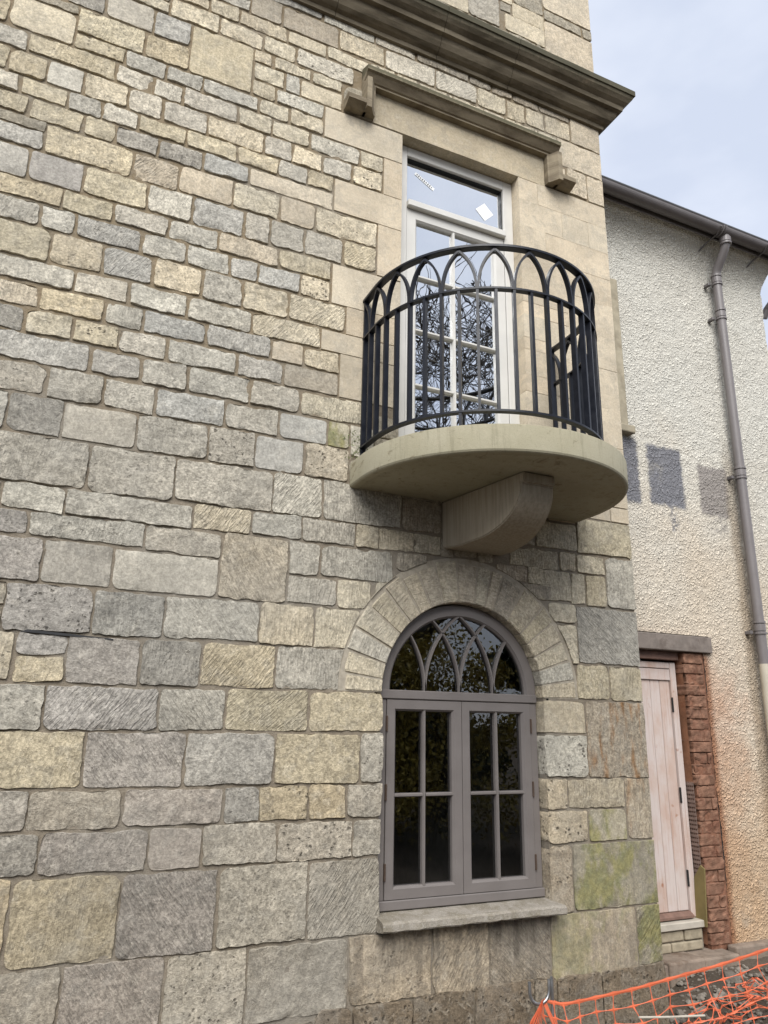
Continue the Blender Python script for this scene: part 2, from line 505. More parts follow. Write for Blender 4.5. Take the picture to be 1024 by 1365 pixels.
def bx(bm, x0, x1, y0, y1, z0, z1, bev=0.0, seg=1):
    b = bmesh.new()
    vs_ = [b.verts.new((x, y, z)) for x in (x0, x1) for y in (y0, y1) for z in (z0, z1)]
    for q in ((0, 1, 3, 2), (4, 6, 7, 5), (0, 4, 5, 1), (2, 3, 7, 6), (0, 2, 6, 4), (1, 5, 7, 3)):
        b.faces.new([vs_[i] for i in q])
    if bev:
        bmesh.ops.bevel(b, geom=b.edges[:], offset=bev, segments=seg, affect='EDGES', profile=.5)
    bmesh.ops.recalc_face_normals(b, faces=b.faces)
    t = bpy.data.meshes.new('t')
    b.to_mesh(t)
    b.free()
    bm.from_mesh(t)
    bpy.data.meshes.remove(t)
def box(name, mat, parent, x0, x1, y0, y1, z0, z1, bev=.003, seg=1):
    b = bmesh.new()
    bx(b, x0, x1, y0, y1, z0, z1, bev, seg)
    return link(name, b, mat, parent)
def sweep(bm, pts, frames, sec, closed=False, cap=True):
    """sec: list of (a, b); point = p + a*n + b*t for the frame (n, t) at p"""
    rings = []
    for p, (n, t) in zip(pts, frames):
        rings.append([bm.verts.new(p + a*n + b*t) for a, b in sec])
    k = len(sec)
    m_ = len(rings)
    for i in range(m_ - (0 if closed else 1)):
        A, B = rings[i], rings[(i+1) % m_]
        for j in range(k):
            bm.faces.new((A[j], A[(j+1) % k], B[(j+1) % k], B[j]))
    if cap and not closed:
        bm.faces.new(rings[0][::-1])
        bm.faces.new(rings[-1])
def tube(bm, pts, rad, n=8):
    P_ = [Vector(p) for p in pts]
    fr = []
    up = Vector((0, 0, 1))
    for i, p in enumerate(P_):
        d = (P_[min(i+1, len(P_)-1)] - P_[max(i-1, 0)]).normalized()
        s_ = d.cross(up)
        if s_.length < .05:
            s_ = d.cross(Vector((0, 1, 0)))
        s_.normalize()
        t = s_.cross(d).normalized()
        up = t
        fr.append((s_, t))
    rads = rad if isinstance(rad, (list, tuple)) else [rad]*len(P_)
    rings = []
    for p, (s_, t), r_ in zip(P_, fr, rads):
        rings.append([bm.verts.new(p + r_*(math.cos(2*math.pi*j/n)*s_ + math.sin(2*math.pi*j/n)*t)) for j in range(n)])
    for A, B in zip(rings[:-1], rings[1:]):
        for j in range(n):
            bm.faces.new((A[j], A[(j+1) % n], B[(j+1) % n], B[j]))
    bm.faces.new(rings[0][::-1])
    bm.faces.new(rings[-1])
def fixn(bm):
    bmesh.ops.recalc_face_normals(bm, faces=bm.faces)
    return bm
def ring_rect(x0, x1, z0, z1, prof):
    """closed mitred frame; prof: list of (inset, y)"""
    b = bmesh.new()
    rings = []
    for ins, y in prof:
        rings.append([b.verts.new(c) for c in ((x0+ins, y, z0+ins), (x1-ins, y, z0+ins), (x1-ins, y, z1-ins), (x0+ins, y, z1-ins))])
    n = len(rings)
    for i in range(n):
        A, B = rings[i], rings[(i+1) % n]
        for j in range(4):
            b.faces.new((A[j], A[(j+1) % 4], B[(j+1) % 4], B[j]))
    return fixn(b)
def dup(o, parent=None):
    c = o.copy()
    COL.objects.link(c)
    if parent is not None:
        c.parent = parent
    return c

# ------------------------------------------------------------------ ground
def ground_z(x, y):
    h = -.20
    t = max(0, min(1, (x-3.55)/.75))
    t = t*t*(3-2*t)
    s_ = max(0, min(1, (y+2.6)/1.9))
    return h + t*s_*(.20 + .05*noise.noise((x*1.3, y*1.3, 0)))
def build_ground():
    v, f = [], []
    xs = [-400, -120, -40, -15, -8, -5] + [-3+i*.25 for i in range(22)] + [2.5+i*.06 for i in range(70)] + [7, 8.5, 11, 18, 40, 120, 400]
    ys = [-400, -120, -45, -25, -14, -9] + [-6+i*.3 for i in range(10)] + [-3+i*.06 for i in range(58)] + [.6, 1.5, 5, 20, 100, 400]
    for y in ys:
        for x in xs:
            z = -.20
            if -6 < x < 9 and -6 < y < 2:
                z = ground_z(x, y) + .025*noise.noise((x*6, y*6, 1)) + .012*noise.noise((x*17, y*17, 2))
            v.append((x, y, z))
    n = len(xs)
    for j in range(len(ys)-1):
        for i in range(n-1):
            a = j*n+i
            f.append((a, a+1, a+n+1, a+n))
    tag(link('ground', pyd(v, f), M['soil'], smooth=True), kind='structure')
build_ground()

# ------------------------------------------------------------------ the stone house
house = thing('stone_house', 'weathered cream and grey limestone house wall with arched window and curved black balcony', 'house', (1.5, 0, -.2))
house_inv = Matrix.Translation((-1.5, 0, .2))
def part(name, me, mat, loc=None, smooth=False, parent=None):
    o = link(name, me, mat, parent or house, loc or (0, 0, 0), smooth)
    o.matrix_parent_inverse = house_inv if (parent is None or parent is house) else Matrix.Identity(4)
    return o
CXW, CZW, RW, RO = 2.385, 1.775, .57, .845
EDGE = 3.79
TINT = {'c': (0.655, 0.575, 0.425), 'y': (0.615, 0.530, 0.370), 'C': (.600, .515, .385), 't': (0.437, 0.378, 0.290), 'g': (0.535, 0.496, 0.412),
        'b': (0.505, 0.482, 0.424), 'd': (0.412, 0.386, 0.330), 'p': (.462, .425, .372), 'w': (0.655, 0.605, 0.495), 'o': (0.527, 0.485, 0.368), 'k': (0.310, 0.252, 0.180)}
def in_ring(x, z, pad=.0):
    return z > CZW and math.hypot(x-CXW, z-CZW) < RO + pad
def stone_mesh(x0, x1, z0, z1, tool, kind, seed):
    ash = kind == 'a'
    if not ash and tool != 's':
        gap_ = -.0005 if z0 < 3.2 else .0022
        x0 += 0 if abs(x0-2.955) < .002 else gap_
        x1 -= 0 if x1 > EDGE-.001 or abs(x1-1.815) < .002 else gap_
        z0, z1 = z0+gap_, z1-gap_
    w, h = x1-x0, z1-z0
    res = .05 if ash else .0165
    nx_ = max(3, min(42, int(w/res)))
    nz_ = max(3, min(26, int(h/res)))
    rough = {'r': .0054, 'd': .003, 'v': .003, 's': .0012, 'p': .0048}[tool]
    edge = .0008 if ash else (.0075 if tool != 's' else .004)
    bev = .0015 if ash else .0034
    rc0 = 0 if ash else min(.026, .12*min(w, h))
    rcs = [rc0*random.choice([.25, .6, 1, 1, 1.7]) for _ in range(4)]
    rough *= random.choice([.7, 1, 1, 1.25, 1.6]) if tool == 'r' else 1
    wob = [(0, 0)]*4 if ash or tool == 's' else [(random.uniform(-.004, .004), random.uniform(-.005, .005)) for _ in range(4)]
    pro = random.uniform(-.001, .001) if ash else random.uniform(-.001, .004)
    if tool in 'rp' and not ash: pro += .0025
    cx_, cz_ = (x0+x1)/2, (z0+z1)/2
    us = [-w/2, -w/2+bev*.6] + [-w/2 + w*i/nx_ for i in range(1, nx_)] + [w/2-bev*.6, w/2]
    vs_ = [-h/2, -h/2+bev*.6] + [-h/2 + h*i/nz_ for i in range(1, nz_)] + [h/2-bev*.6, h/2]
    A, B = len(us), len(vs_)
    v, f = [], []
    right_edge = x1 > EDGE-.001
    tilt = (random.uniform(-.003, .003), random.uniform(-.002, .002)) if not ash else (0, 0)
    for j, z in enumerate(vs_):
        for i, x in enumerate(us):
            px, pz = x, z
            rc = rcs[(1 if x > 0 else 0)+(2 if z > 0 else 0)]
            # rounded corners
            ax, az = abs(x)-(w/2-rc), abs(z)-(h/2-rc)
            if rc and ax > 0 and az > 0 and not (right_edge and x > 0):
                d = math.hypot(ax, az)
                if d > rc:
                    px = math.copysign(w/2-rc + ax/d*rc, x)
                    pz = math.copysign(h/2-rc + az/d*rc, z)
            tu, tv = x/w+.5, z/h+.5
            kx = 0 if (right_edge and x > w/2-.02) else 1
            px += kx*((wob[0][0]*(1-tu)+wob[1][0]*tu)*(1-tv)+(wob[2][0]*(1-tu)+wob[3][0]*tu)*tv)
            pz += (wob[0][1]*(1-tu)+wob[1][1]*tu)*(1-tv)+(wob[2][1]*(1-tu)+wob[3][1]*tu)*tv
            ex = min(1, max(0, 1-(w/2-abs(x))/.03))
            ez = min(1, max(0, 1-(h/2-abs(z))/.03))
            q = Vector((px+cx_, seed*3.7, pz+cz_))
            if not (right_edge and x > w/2-.02):
                px += edge*ex*(noise.noise(q*8) + .9*noise.noise(q*31))
            pz += edge*ez*(noise.noise(q*8+Vector((5, 0, 0))) + .9*noise.noise(q*31+Vector((3, 0, 0))))
            gx, gz = px+cx_, pz+cz_
            if in_ring(gx, gz, .008):
                a = math.atan2(gz-CZW, gx-CXW)
                gx, gz = CXW+(RO+.008)*math.cos(a), CZW+(RO+.008)*math.sin(a)
                px, pz = gx-cx_, gz-cz_
            border = i == 0 or j == 0 or i == A-1 or j == B-1
            y = -pro - rough*(noise.noise(q*7) + .7*noise.noise(q*19) + .35*noise.noise(q*41)) + tilt[0]*x/max(w, .1) + tilt[1]*z/max(h, .1)
            if tool in 'rp' and not ash:
                y += .013*max(0, noise.noise(q*7+Vector((0, 2, 9)))-.30)
            if border:
                y += bev*(.7 if not ash else 1) + (.004*abs(noise.noise(q*13)) if not ash else 0)
            elif not ash:
                # spalled edges here and there
                e = max(ex, ez)
                y += .010*e*max(0, noise.noise(q*11+Vector((0, 0, 4)))-.12)*2
            v.append((px, y, pz))
    for j in range(B-1):
        for i in range(A-1):
            a = j*A+i
            f.append((a, a+1, a+A+1, a+A))
    per = [i for i in range(A)] + [j*A+A-1 for j in range(1, B)] + [(B-1)*A+i for i in range(A-2, -1, -1)] + [j*A for j in range(B-2, 0, -1)]
    base = len(v)
    D = .13
    for a in per:
        v.append((v[a][0], D, v[a][2]))
    n = len(per)
    for k_ in range(n):
        a, b_ = per[k_], per[(k_+1) % n]
        f.append((b_, a, base+k_, base+(k_+1) % n))
    return pyd(v, f), (cx_, 0, cz_)
def dress(o, c, tool, seed):
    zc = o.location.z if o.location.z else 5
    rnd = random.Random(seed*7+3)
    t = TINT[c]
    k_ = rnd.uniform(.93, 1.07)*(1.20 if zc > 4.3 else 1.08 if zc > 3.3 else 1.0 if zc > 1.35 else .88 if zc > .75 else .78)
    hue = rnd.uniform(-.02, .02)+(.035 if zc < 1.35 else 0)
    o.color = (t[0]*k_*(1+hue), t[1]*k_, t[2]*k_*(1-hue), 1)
    o['groove'] = {'r': rnd.choice([0.0, .15, .3, .45]), 'd': rnd.uniform(.55, .85), 'v': .65, 's': .1, 'p': .1}[tool]
    o['groove_angle'] = {'r': rnd.uniform(-.35, .25), 'd': rnd.choice([-1, 1, -1])*rnd.uniform(.5, .85), 'v': rnd.uniform(-.1, .1), 's': 0.0, 'p': .3}[tool]
    o['pitting'] = {'r': rnd.choice([.0, .0, .15, .35]), 'd': .1, 'v': .1, 's': 0.0, 'p': 1.0}[tool]
    o['relief'] = {'r': .62, 'd': .4, 'v': .35, 's': .25, 'p': .7}[tool]
    o['crust'] = {'d': .55, 'g': .22, 'b': .2, 'k': .3, 't': .5, 'p': .25}.get(c, .08) if tool != 's' else .03
    o['moss'] = 1.0 if c == 'o' else .0
    o['rust'] = 0.0
    o['streak'] = .0
    o['grain'] = .72 if tool == 's' else 1.0

def wall_core():
    st_ = .03
    X0, X1, Z0, Z1 = -2.3, 3.782, -.35, 8.4
    nx_, nz_ = int((X1-X0)/st_), int((Z1-Z0)/st_)
    def hole(x, z):
        if 1.80 < x < 2.97 and .56 < z <= CZW: return True
        if z > CZW-.02 and math.hypot(x-CXW, z-CZW) < RW+.05: return True
        return 1.885 < x < 2.935 and 3.02 < z < 5.815
    v, f, idx = [], [], {}
    for j in range(nz_+1):
        for i in range(nx_+1):
            x, z = X0+(X1-X0)*i/nx_, Z0+(Z1-Z0)*j/nz_
            q = Vector((x*6, 0, z*6))
            v.append((x, .0072 + .0016*noise.noise(q) + .0010*noise.noise(q*4), z))
    for j in range(nz_):
        for i in range(nx_):
            x, z = X0+(X1-X0)*(i+.5)/nx_, Z0+(Z1-Z0)*(j+.5)/nz_
            if hole(x, z): continue
            a = j*(nx_+1)+i
            f.append((a, a+1, a+nx_+2, a+nx_+1))
    part('mortar_bed', pyd(v, f), M['mortar'], smooth=True)
    b = bmesh.new()
    # shell of the house behind the facing: gable side, back, far side, floors, roof
    bx(b, 3.70, 3.780, .0141, 5.2, -.35, 8.4)
    bx(b, -2.3, -2.2, .0141, 5.2, -.35, 8.4)
    bx(b, -2.2, 3.70, 5.1, 5.2, -.35, 8.4)
    bx(b, -2.2, 3.70, .15, 5.1, 8.3, 8.4)
    bx(b, -2.2, 3.70, .15, 5.1, 2.80, 3.08)
    bx(b, -2.2, 3.70, .15, 5.1, -.35, -.1)
    part('wall_shell', b, M['inside'])
    b = bmesh.new()
    bx(b, 3.781, 3.789, .14, 5.2, -.35, 8.4)
    part('side_wall', b, M['hood'])
wall_core()

# one row per stone: left, right, bottom, top in millimetres, then colour, tooling and kind as index numbers
COLOURS, TOOLS, KINDS = 'cyCtgbdpwok', 'rdvsp', 'ruapf'
DATA = [
    (-846, -707, 5547, 5726, 1, 0, 0),
    (-693, -345, 5547, 5774, 0, 3, 0),
    (-416, -198, 5866, 6021, 6, 0, 0),
    (-184, 92, 5866, 6055, 4, 3, 0),
    (-66, 179, 6070, 6149, 0, 0, 0),
    (193, 506, 6067, 6208, 0, 0, 0),
    (106, 331, 5864, 6053, 5, 0, 0),
    (-330, 59, 5667, 5850, 1, 0, 0),
    (73, 333, 5668, 5850, 1, 0, 0),
    (-331, -48, 5546, 5651, 1, 0, 0),
    (-836, -583, 5392, 5531, 4, 0, 0),
    (-569, -85, 5395, 5532, 1, 0, 0),
    (-34, 205, 5536, 5652, 4, 0, 0),
    (219, 437, 5540, 5652, 4, 0, 0),
    (-812, -663, 5217, 5377, 1, 0, 0),
    (-649, -458, 5219, 5376, 1, 0, 0),
    (-444, -256, 5220, 5379, 4, 3, 0),
    (-242, 4, 5220, 5379, 0, 0, 0),
    (-71, 138, 5394, 5520, 8, 0, 0),
    (152, 322, 5393, 5522, 8, 0, 0),
    (336, 680, 5393, 5525, 4, 0, 0),
    (-783, -582, 5082, 5202, 8, 0, 0),
    (-568, -319, 5085, 5203, 1, 0, 0),
    (-305, -133, 5088, 5204, 4, 0, 0),
    (-119, 79, 5089, 5204, 8, 0, 0),
    (18, 213, 5220, 5377, 8, 0, 0),
    (227, 494, 5223, 5376, 4, 0, 0),
    (-764, -516, 4951, 5068, 1, 0, 0),
    (-502, -221, 4941, 5070, 1, 0, 0),
    (-207, -35, 4940, 5073, 1, 0, 0),
    (93, 371, 5088, 5205, 1, 0, 0),
    (385, 695, 5091, 5208, 1, 0, 0),
    (-21, 213, 4943, 5072, 6, 0, 0),
    (227, 489, 4946, 5073, 6, 0, 0),
    (-734, -409, 4741, 4857, 5, 0, 0),
    (-395, 82, 4743, 4926, 1, 0, 0),
    (96, 356, 4743, 4929, 2, 1, 0),
    (370, 695, 4748, 4931, 2, 3, 0),
    (-711, -466, 4531, 4722, 5, 3, 0),
    (-452, -176, 4537, 4726, 7, 3, 0),
    (-162, 187, 4542, 4727, 1, 0, 0),
    (201, 456, 4545, 4729, 8, 0, 0),
    (193, 427, 6225, 6306, 0, 0, 0),
    (441, 633, 6222, 6341, 0, 0, 0),
    (458, 699, 6355, 6434, 4, 0, 0),
    (713, 930, 6349, 6536, 3, 3, 0),
    (844, 1232, 6550, 6643, 6, 0, 0),
    (944, 1361, 6347, 6528, 3, 3, 0),
    (647, 979, 6218, 6330, 0, 2, 0),
    (520, 808, 6066, 6202, 0, 0, 0),
    (347, 754, 5669, 6051, 1, 3, 0),
    (822, 1049, 6067, 6204, 0, 2, 0),
    (993, 1272, 6226, 6329, 0, 3, 0),
    (1063, 1494, 6068, 6212, 8, 4, 0),
    (770, 888, 5956, 6050, 0, 0, 0),
    (902, 1169, 5958, 6052, 0, 2, 0),
    (769, 980, 5805, 5941, 0, 0, 0),
    (994, 1093, 5804, 5944, 4, 0, 0),
    (1107, 1408, 5805, 5941, 0, 3, 0),
    (1183, 1402, 5955, 6054, 0, 0, 0),
    (768, 925, 5673, 5788, 0, 2, 0),
    (939, 1278, 5677, 5789, 8, 0, 0),
    (451, 811, 5541, 5655, 4, 0, 0),
    (825, 1029, 5540, 5659, 0, 0, 0),
    (694, 914, 5392, 5525, 0, 0, 0),
    (1043, 1279, 5538, 5663, 0, 0, 0),
    (928, 1185, 5390, 5523, 0, 0, 0),
    (508, 869, 5224, 5378, 0, 0, 0),
    (883, 1065, 5228, 5375, 4, 0, 0),
    (1199, 1558, 5391, 5521, 8, 0, 0),
    (709, 976, 5095, 5210, 1, 0, 0),
    (1079, 1282, 5231, 5374, 0, 0, 0),
    (990, 1180, 5094, 5214, 4, 0, 0),
    (1296, 1501, 5230, 5375, 4, 0, 0),
    (1194, 1371, 5093, 5215, 1, 0, 0),
    (1515, 1738, 5228, 5376, 0, 4, 0),
    (1572, 1739, 5390, 5522, 0, 0, 0),
    (503, 789, 4948, 5077, 5, 0, 0),
    (803, 1373, 4954, 5079, 2, 3, 0),
    (709, 1005, 4755, 4934, 0, 0, 0),
    (-679, -265, 4402, 4517, 1, 0, 0),
    (-251, 11, 4402, 4523, 1, 0, 0),
    (25, 330, 4400, 4528, 4, 0, 0),
    (344, 634, 4398, 4530, 4, 0, 0),
    (-657, -359, 4247, 4386, 4, 0, 0),
    (-345, -176, 4247, 4386, 4, 0, 0),
    (-162, 188, 4249, 4385, 5, 0, 0),
    (202, 449, 4247, 4383, 4, 0, 0),
    (463, 714, 4251, 4384, 4, 0, 0),
    (-637, -288, 4035, 4231, 1, 0, 0),
    (-274, -10, 4043, 4233, 0, 0, 0),
    (4, 267, 4050, 4232, 5, 1, 0),
    (281, 558, 4050, 4233, 0, 0, 0),
    (-604, -136, 3890, 4021, 8, 0, 0),
    (-122, 154, 3892, 4029, 8, 0, 0),
    (168, 487, 3894, 4034, 8, 0, 0),
    (501, 877, 3895, 4033, 8, 0, 0),
    (-582, -301, 3742, 3874, 2, 2, 0),
    (-287, 35, 3744, 3875, 1, 0, 0),
    (49, 248, 3742, 3877, 8, 0, 0),
    (262, 610, 3744, 3879, 5, 0, 0),
    (-561, -353, 3594, 3725, 6, 0, 0),
    (-339, -108, 3592, 3727, 0, 0, 0),
    (-94, 133, 3594, 3727, 1, 4, 0),
    (147, 399, 3594, 3727, 4, 0, 0),
    (413, 806, 3595, 3729, 4, 0, 0),
    (1019, 1252, 4752, 4936, 2, 3, 0),
    (1266, 1703, 4752, 4940, 0, 0, 0),
    (470, 784, 4547, 4734, 5, 0, 0),
    (798, 951, 4546, 4740, 4, 0, 0),
    (965, 1185, 4549, 4737, 4, 0, 0),
    (1199, 1460, 4553, 4736, 4, 0, 0),
    (1474, 1704, 4552, 4738, 1, 1, 0),
    (648, 1020, 4402, 4532, 2, 0, 0),
    (1034, 1383, 4402, 4535, 1, 0, 0),
    (728, 895, 4252, 4387, 5, 0, 0),
    (909, 1172, 4249, 4386, 5, 0, 0),
    (1186, 1384, 4245, 4388, 0, 4, 0),
    (572, 805, 4049, 4236, 4, 0, 0),
    (819, 1102, 4048, 4235, 0, 0, 0),
    (1116, 1493, 4049, 4230, 0, 1, 0),
    (891, 1327, 3893, 4032, 0, 1, 0),
    (624, 1011, 3745, 3877, 5, 0, 0),
    (1025, 1220, 3747, 3878, 2, 3, 0),
    (1234, 1459, 3747, 3878, 0, 0, 0),
    (-538, 0, 3425, 3578, 5, 0, 0),
    (14, 270, 3426, 3578, 5, 0, 0),
    (284, 528, 3426, 3579, 4, 0, 0),
    (542, 902, 3424, 3579, 4, 0, 0),
    (-512, -199, 3243, 3409, 4, 0, 0),
    (-185, 87, 3241, 3409, 4, 0, 0),
    (101, 363, 3241, 3410, 4, 0, 0),
    (377, 758, 3246, 3409, 5, 0, 0),
    (-485, -359, 3028, 3228, 4, 0, 0),
    (-345, -93, 3027, 3226, 6, 0, 0),
    (-79, 286, 3027, 3224, 4, 3, 0),
    (300, 681, 3027, 3227, 4, 0, 0),
    (-453, 62, 2761, 3012, 4, 0, 0),
    (76, 515, 2757, 3011, 4, 0, 0),
    (529, 1075, 2776, 3011, 4, 0, 0),
    (-415, -326, 2617, 2746, 4, 0, 0),
    (-312, -25, 2616, 2747, 8, 0, 0),
    (-11, 633, 2618, 2743, 4, 0, 0),
    (820, 1095, 3594, 3730, 5, 0, 0),
    (1109, 1461, 3591, 3733, 3, 3, 0),
    (916, 1215, 3423, 3577, 4, 0, 0),
    (1229, 1681, 3421, 3574, 0, 2, 0),
    (772, 1089, 3247, 3407, 4, 0, 0),
    (1103, 1401, 3247, 3405, 5, 3, 0),
    (695, 953, 3025, 3232, 4, 4, 0),
    (967, 1256, 3029, 3231, 5, 3, 0),
    (1270, 1551, 3032, 3231, 2, 4, 0),
    (1415, 1549, 3245, 3407, 9, 3, 0),
    (1565, 1719, 3204, 3406, 8, 3, 0),
    (1089, 1390, 2778, 3015, 8, 1, 0),
    (1404, 1919, 2777, 3018, 4, 2, 0),
    (-393, -176, 2484, 2600, 7, 0, 0),
    (-162, 390, 2481, 2601, 4, 0, 0),
    (404, 801, 2471, 2604, 4, 0, 0),
    (261, 803, 2248, 2457, 4, 3, 0),
    (-371, -94, 2254, 2465, 7, 0, 0),
    (-80, 247, 2253, 2467, 6, 3, 0),
    (-215, 182, 2007, 2239, 7, 4, 0),
    (-334, -229, 2001, 2118, 0, 0, 0),
    (-313, -149, 1767, 1987, 0, 0, 0),
    (196, 532, 2011, 2232, 6, 0, 0),
    (546, 1047, 2016, 2234, 4, 1, 0),
    (-135, 80, 1767, 1880, 1, 0, 0),
    (-133, 82, 1894, 1991, 7, 0, 0),
    (96, 434, 1764, 1993, 7, 0, 0),
    (448, 746, 1768, 1997, 6, 0, 0),
    (647, 964, 2625, 2759, 0, 1, 0),
    (978, 1268, 2628, 2762, 4, 0, 0),
    (1282, 1607, 2628, 2762, 4, 2, 0),
    (1621, 1763, 2626, 2763, 0, 0, 0),
    (817, 1192, 2252, 2611, 2, 1, 0),
    (1207, 1390, 2425, 2612, 4, 0, 0),
    (1404, 1867, 2426, 2612, 4, 2, 0),
    (1206, 1504, 2255, 2410, 4, 2, 0),
    (1518, 1723, 2253, 2412, 0, 2, 0),
    (1061, 1368, 2017, 2238, 0, 2, 0),
    (1382, 1652, 2015, 2239, 0, 2, 0),
    (760, 1154, 1774, 2001, 1, 1, 0),
    (1168, 1568, 1780, 2001, 4, 2, 0),
    (-263, 14, 1547, 1751, 4, 0, 0),
    (28, 547, 1548, 1750, 7, 1, 0),
    (561, 894, 1549, 1754, 4, 1, 0),
    (-229, 221, 1279, 1532, 1, 0, 0),
    (235, 703, 1278, 1533, 7, 1, 0),
    (717, 1180, 1281, 1535, 5, 0, 0),
    (-189, 6, 1095, 1264, 5, 0, 0),
    (20, 423, 1095, 1262, 4, 0, 0),
    (437, 923, 1099, 1263, 7, 0, 0),
    (-161, 76, 906, 1079, 6, 0, 0),
    (90, 565, 901, 1079, 7, 0, 0),
    (579, 827, 896, 1081, 7, 3, 0),
    (908, 1359, 1552, 1760, 1, 1, 0),
    (1373, 1815, 1554, 1766, 1, 0, 0),
    (1194, 1677, 1285, 1537, 1, 0, 0),
    (1691, 1815, 1284, 1540, 4, 0, 0),
    (937, 1108, 1100, 1265, 5, 0, 0),
    (1122, 1378, 1102, 1267, 1, 4, 0),
    (1392, 1601, 1100, 1269, 1, 0, 0),
    (1615, 1815, 1101, 1270, 4, 0, 0),
    (841, 1214, 900, 1085, 4, 0, 0),
    (1228, 1641, 904, 1085, 4, 4, 0),
    (1655, 1815, 903, 1087, 4, 0, 0),
    (-132, -10, 532, 892, 1, 0, 0),
    (4, 460, 530, 887, 1, 0, 0),
    (474, 925, 527, 882, 7, 1, 0),
    (-76, 240, 226, 515, 4, 0, 0),
    (254, 697, 164, 513, 7, 1, 0),
    (711, 1096, 182, 510, 8, 4, 0),
    (939, 1397, 527, 886, 8, 0, 0),
    (1411, 1815, 528, 889, 4, 1, 0),
    (1110, 1638, 185, 512, 4, 0, 0),
    (1652, 2134, 198, 514, 2, 0, 0),
    (2148, 2502, 187, 513, 2, 1, 0),
    (2516, 2928, 179, 544, 3, 1, 0),
    (2942, 3586, 162, 514, 2, 3, 0),
    (3600, 3790, 192, 514, 9, 1, 0),
    (2955, 3114, 531, 896, 2, 4, 0),
    (3128, 3790, 528, 895, 9, 3, 0),
    (2955, 3280, 1562, 1761, 0, 3, 0),
    (2955, 3282, 1292, 1548, 8, 4, 0),
    (3296, 3790, 1290, 1763, 3, 0, 0),
    (2955, 3109, 1108, 1277, 0, 4, 0),
    (3123, 3569, 1107, 1275, 0, 2, 0),
    (2955, 3255, 912, 1091, 0, 4, 0),
    (3269, 3570, 910, 1093, 9, 3, 0),
    (3584, 3790, 909, 1276, 2, 2, 0),
    (3235, 3503, 1778, 1997, 1, 2, 0),
    (3517, 3790, 1777, 2003, 1, 2, 0),
    (3267, 3790, 2017, 2394, 6, 1, 0),
    (3544, 3790, 2410, 2768, 4, 2, 0),
    (3355, 3528, 2408, 2621, 1, 0, 0),
    (3233, 3341, 2417, 2621, 0, 0, 0),
    (3290, 3530, 2637, 2764, 0, 0, 0),
    (3141, 3276, 2638, 2766, 0, 2, 0),
    (3303, 3790, 2784, 3031, 1, 0, 0),
    (2957, 3289, 2780, 2970, 0, 2, 0),
    (2736, 3127, 2638, 2763, 0, 2, 0),
    (2970, 3219, 2420, 2624, 0, 2, 0),
    (3036, 3252, 2273, 2403, 0, 0, 0),
    (3097, 3253, 2011, 2259, 0, 0, 0),
    (1777, 2010, 2633, 2758, 0, 2, 0),
    (2024, 2199, 2633, 2759, 0, 2, 0),
    (1933, 2201, 2773, 2978, 3, 2, 0),
    (3484, 3790, 6364, 6706, 2, 3, 0),
    (3335, 3790, 6090, 6350, 2, 3, 0),
    (3411, 3609, 5823, 6075, 2, 0, 0),
    (3623, 3790, 5821, 6076, 2, 3, 0),
    (3220, 3469, 6366, 6543, 0, 2, 0),
    (3020, 3206, 6364, 6537, 0, 2, 0),
    (2841, 3006, 6359, 6533, 0, 2, 0),
    (2558, 2827, 6357, 6534, 0, 2, 0),
    (2487, 2683, 6549, 6688, 3, 2, 0),
    (2697, 2885, 6548, 6677, 3, 2, 0),
    (2899, 3146, 6551, 6685, 3, 2, 0),
    (3160, 3470, 6557, 6694, 3, 2, 0),
    (1246, 1647, 6543, 6682, 8, 2, 0),
    (1661, 1995, 6544, 6671, 8, 2, 0),
    (2009, 2473, 6546, 6678, 3, 2, 0),
    (1375, 1732, 6356, 6527, 0, 0, 0),
    (1746, 2169, 6359, 6529, 8, 0, 0),
    (2183, 2544, 6356, 6532, 8, 1, 0),
    (1286, 1616, 6233, 6333, 0, 2, 0),
    (1630, 1830, 6278, 6342, 0, 4, 0),
    (1844, 2020, 6264, 6344, 0, 4, 0),
    (2034, 2325, 6254, 6342, 0, 4, 0),
    (2339, 2604, 6262, 6339, 0, 4, 0),
    (2618, 2804, 6265, 6340, 2, 3, 0),
    (2818, 3126, 6285, 6343, 0, 4, 0),
    (3140, 3321, 6286, 6350, 0, 4, 0),
    (1293, 1897, 5536, 5791, 2, 3, 2),
    (1753, 1897, 5220, 5529, 2, 3, 2),
    (1387, 1897, 4958, 5214, 2, 3, 2),
    (1718, 1897, 4548, 4954, 2, 3, 2),
    (1398, 1897, 4245, 4538, 2, 3, 2),
    (1507, 1897, 4041, 4241, 2, 3, 2),
    (1341, 1897, 3893, 4035, 2, 3, 2),
    (1475, 1897, 3588, 3889, 2, 3, 2),
    (2920, 3100, 5602, 5802, 2, 3, 2),
    (3102, 3790, 5604, 5807, 2, 3, 2),
    (2920, 3330, 5359, 5602, 2, 3, 2),
    (3332, 3595, 5358, 5602, 2, 3, 2),
    (3597, 3790, 5358, 5603, 2, 3, 2),
    (2920, 3159, 5111, 5360, 2, 3, 2),
    (3161, 3790, 5107, 5357, 2, 3, 2),
    (2920, 3543, 4864, 5109, 2, 3, 2),
    (3545, 3790, 4852, 5105, 2, 3, 2),
    (2920, 3338, 4685, 4876, 2, 3, 2),
    (3338, 3790, 4565, 4862, 2, 3, 2),
    (2920, 3158, 4383, 4576, 2, 3, 2),
    (3158, 3790, 4282, 4569, 2, 3, 2),
    (2920, 3360, 4078, 4282, 2, 3, 2),
    (3359, 3790, 3945, 4280, 2, 3, 2),
    (2920, 3147, 3674, 3940, 2, 3, 2),
    (3149, 3790, 3634, 3953, 2, 3, 2),
    (2920, 3383, 3337, 3672, 2, 3, 2),
    (3385, 3790, 3354, 3632, 2, 3, 2),
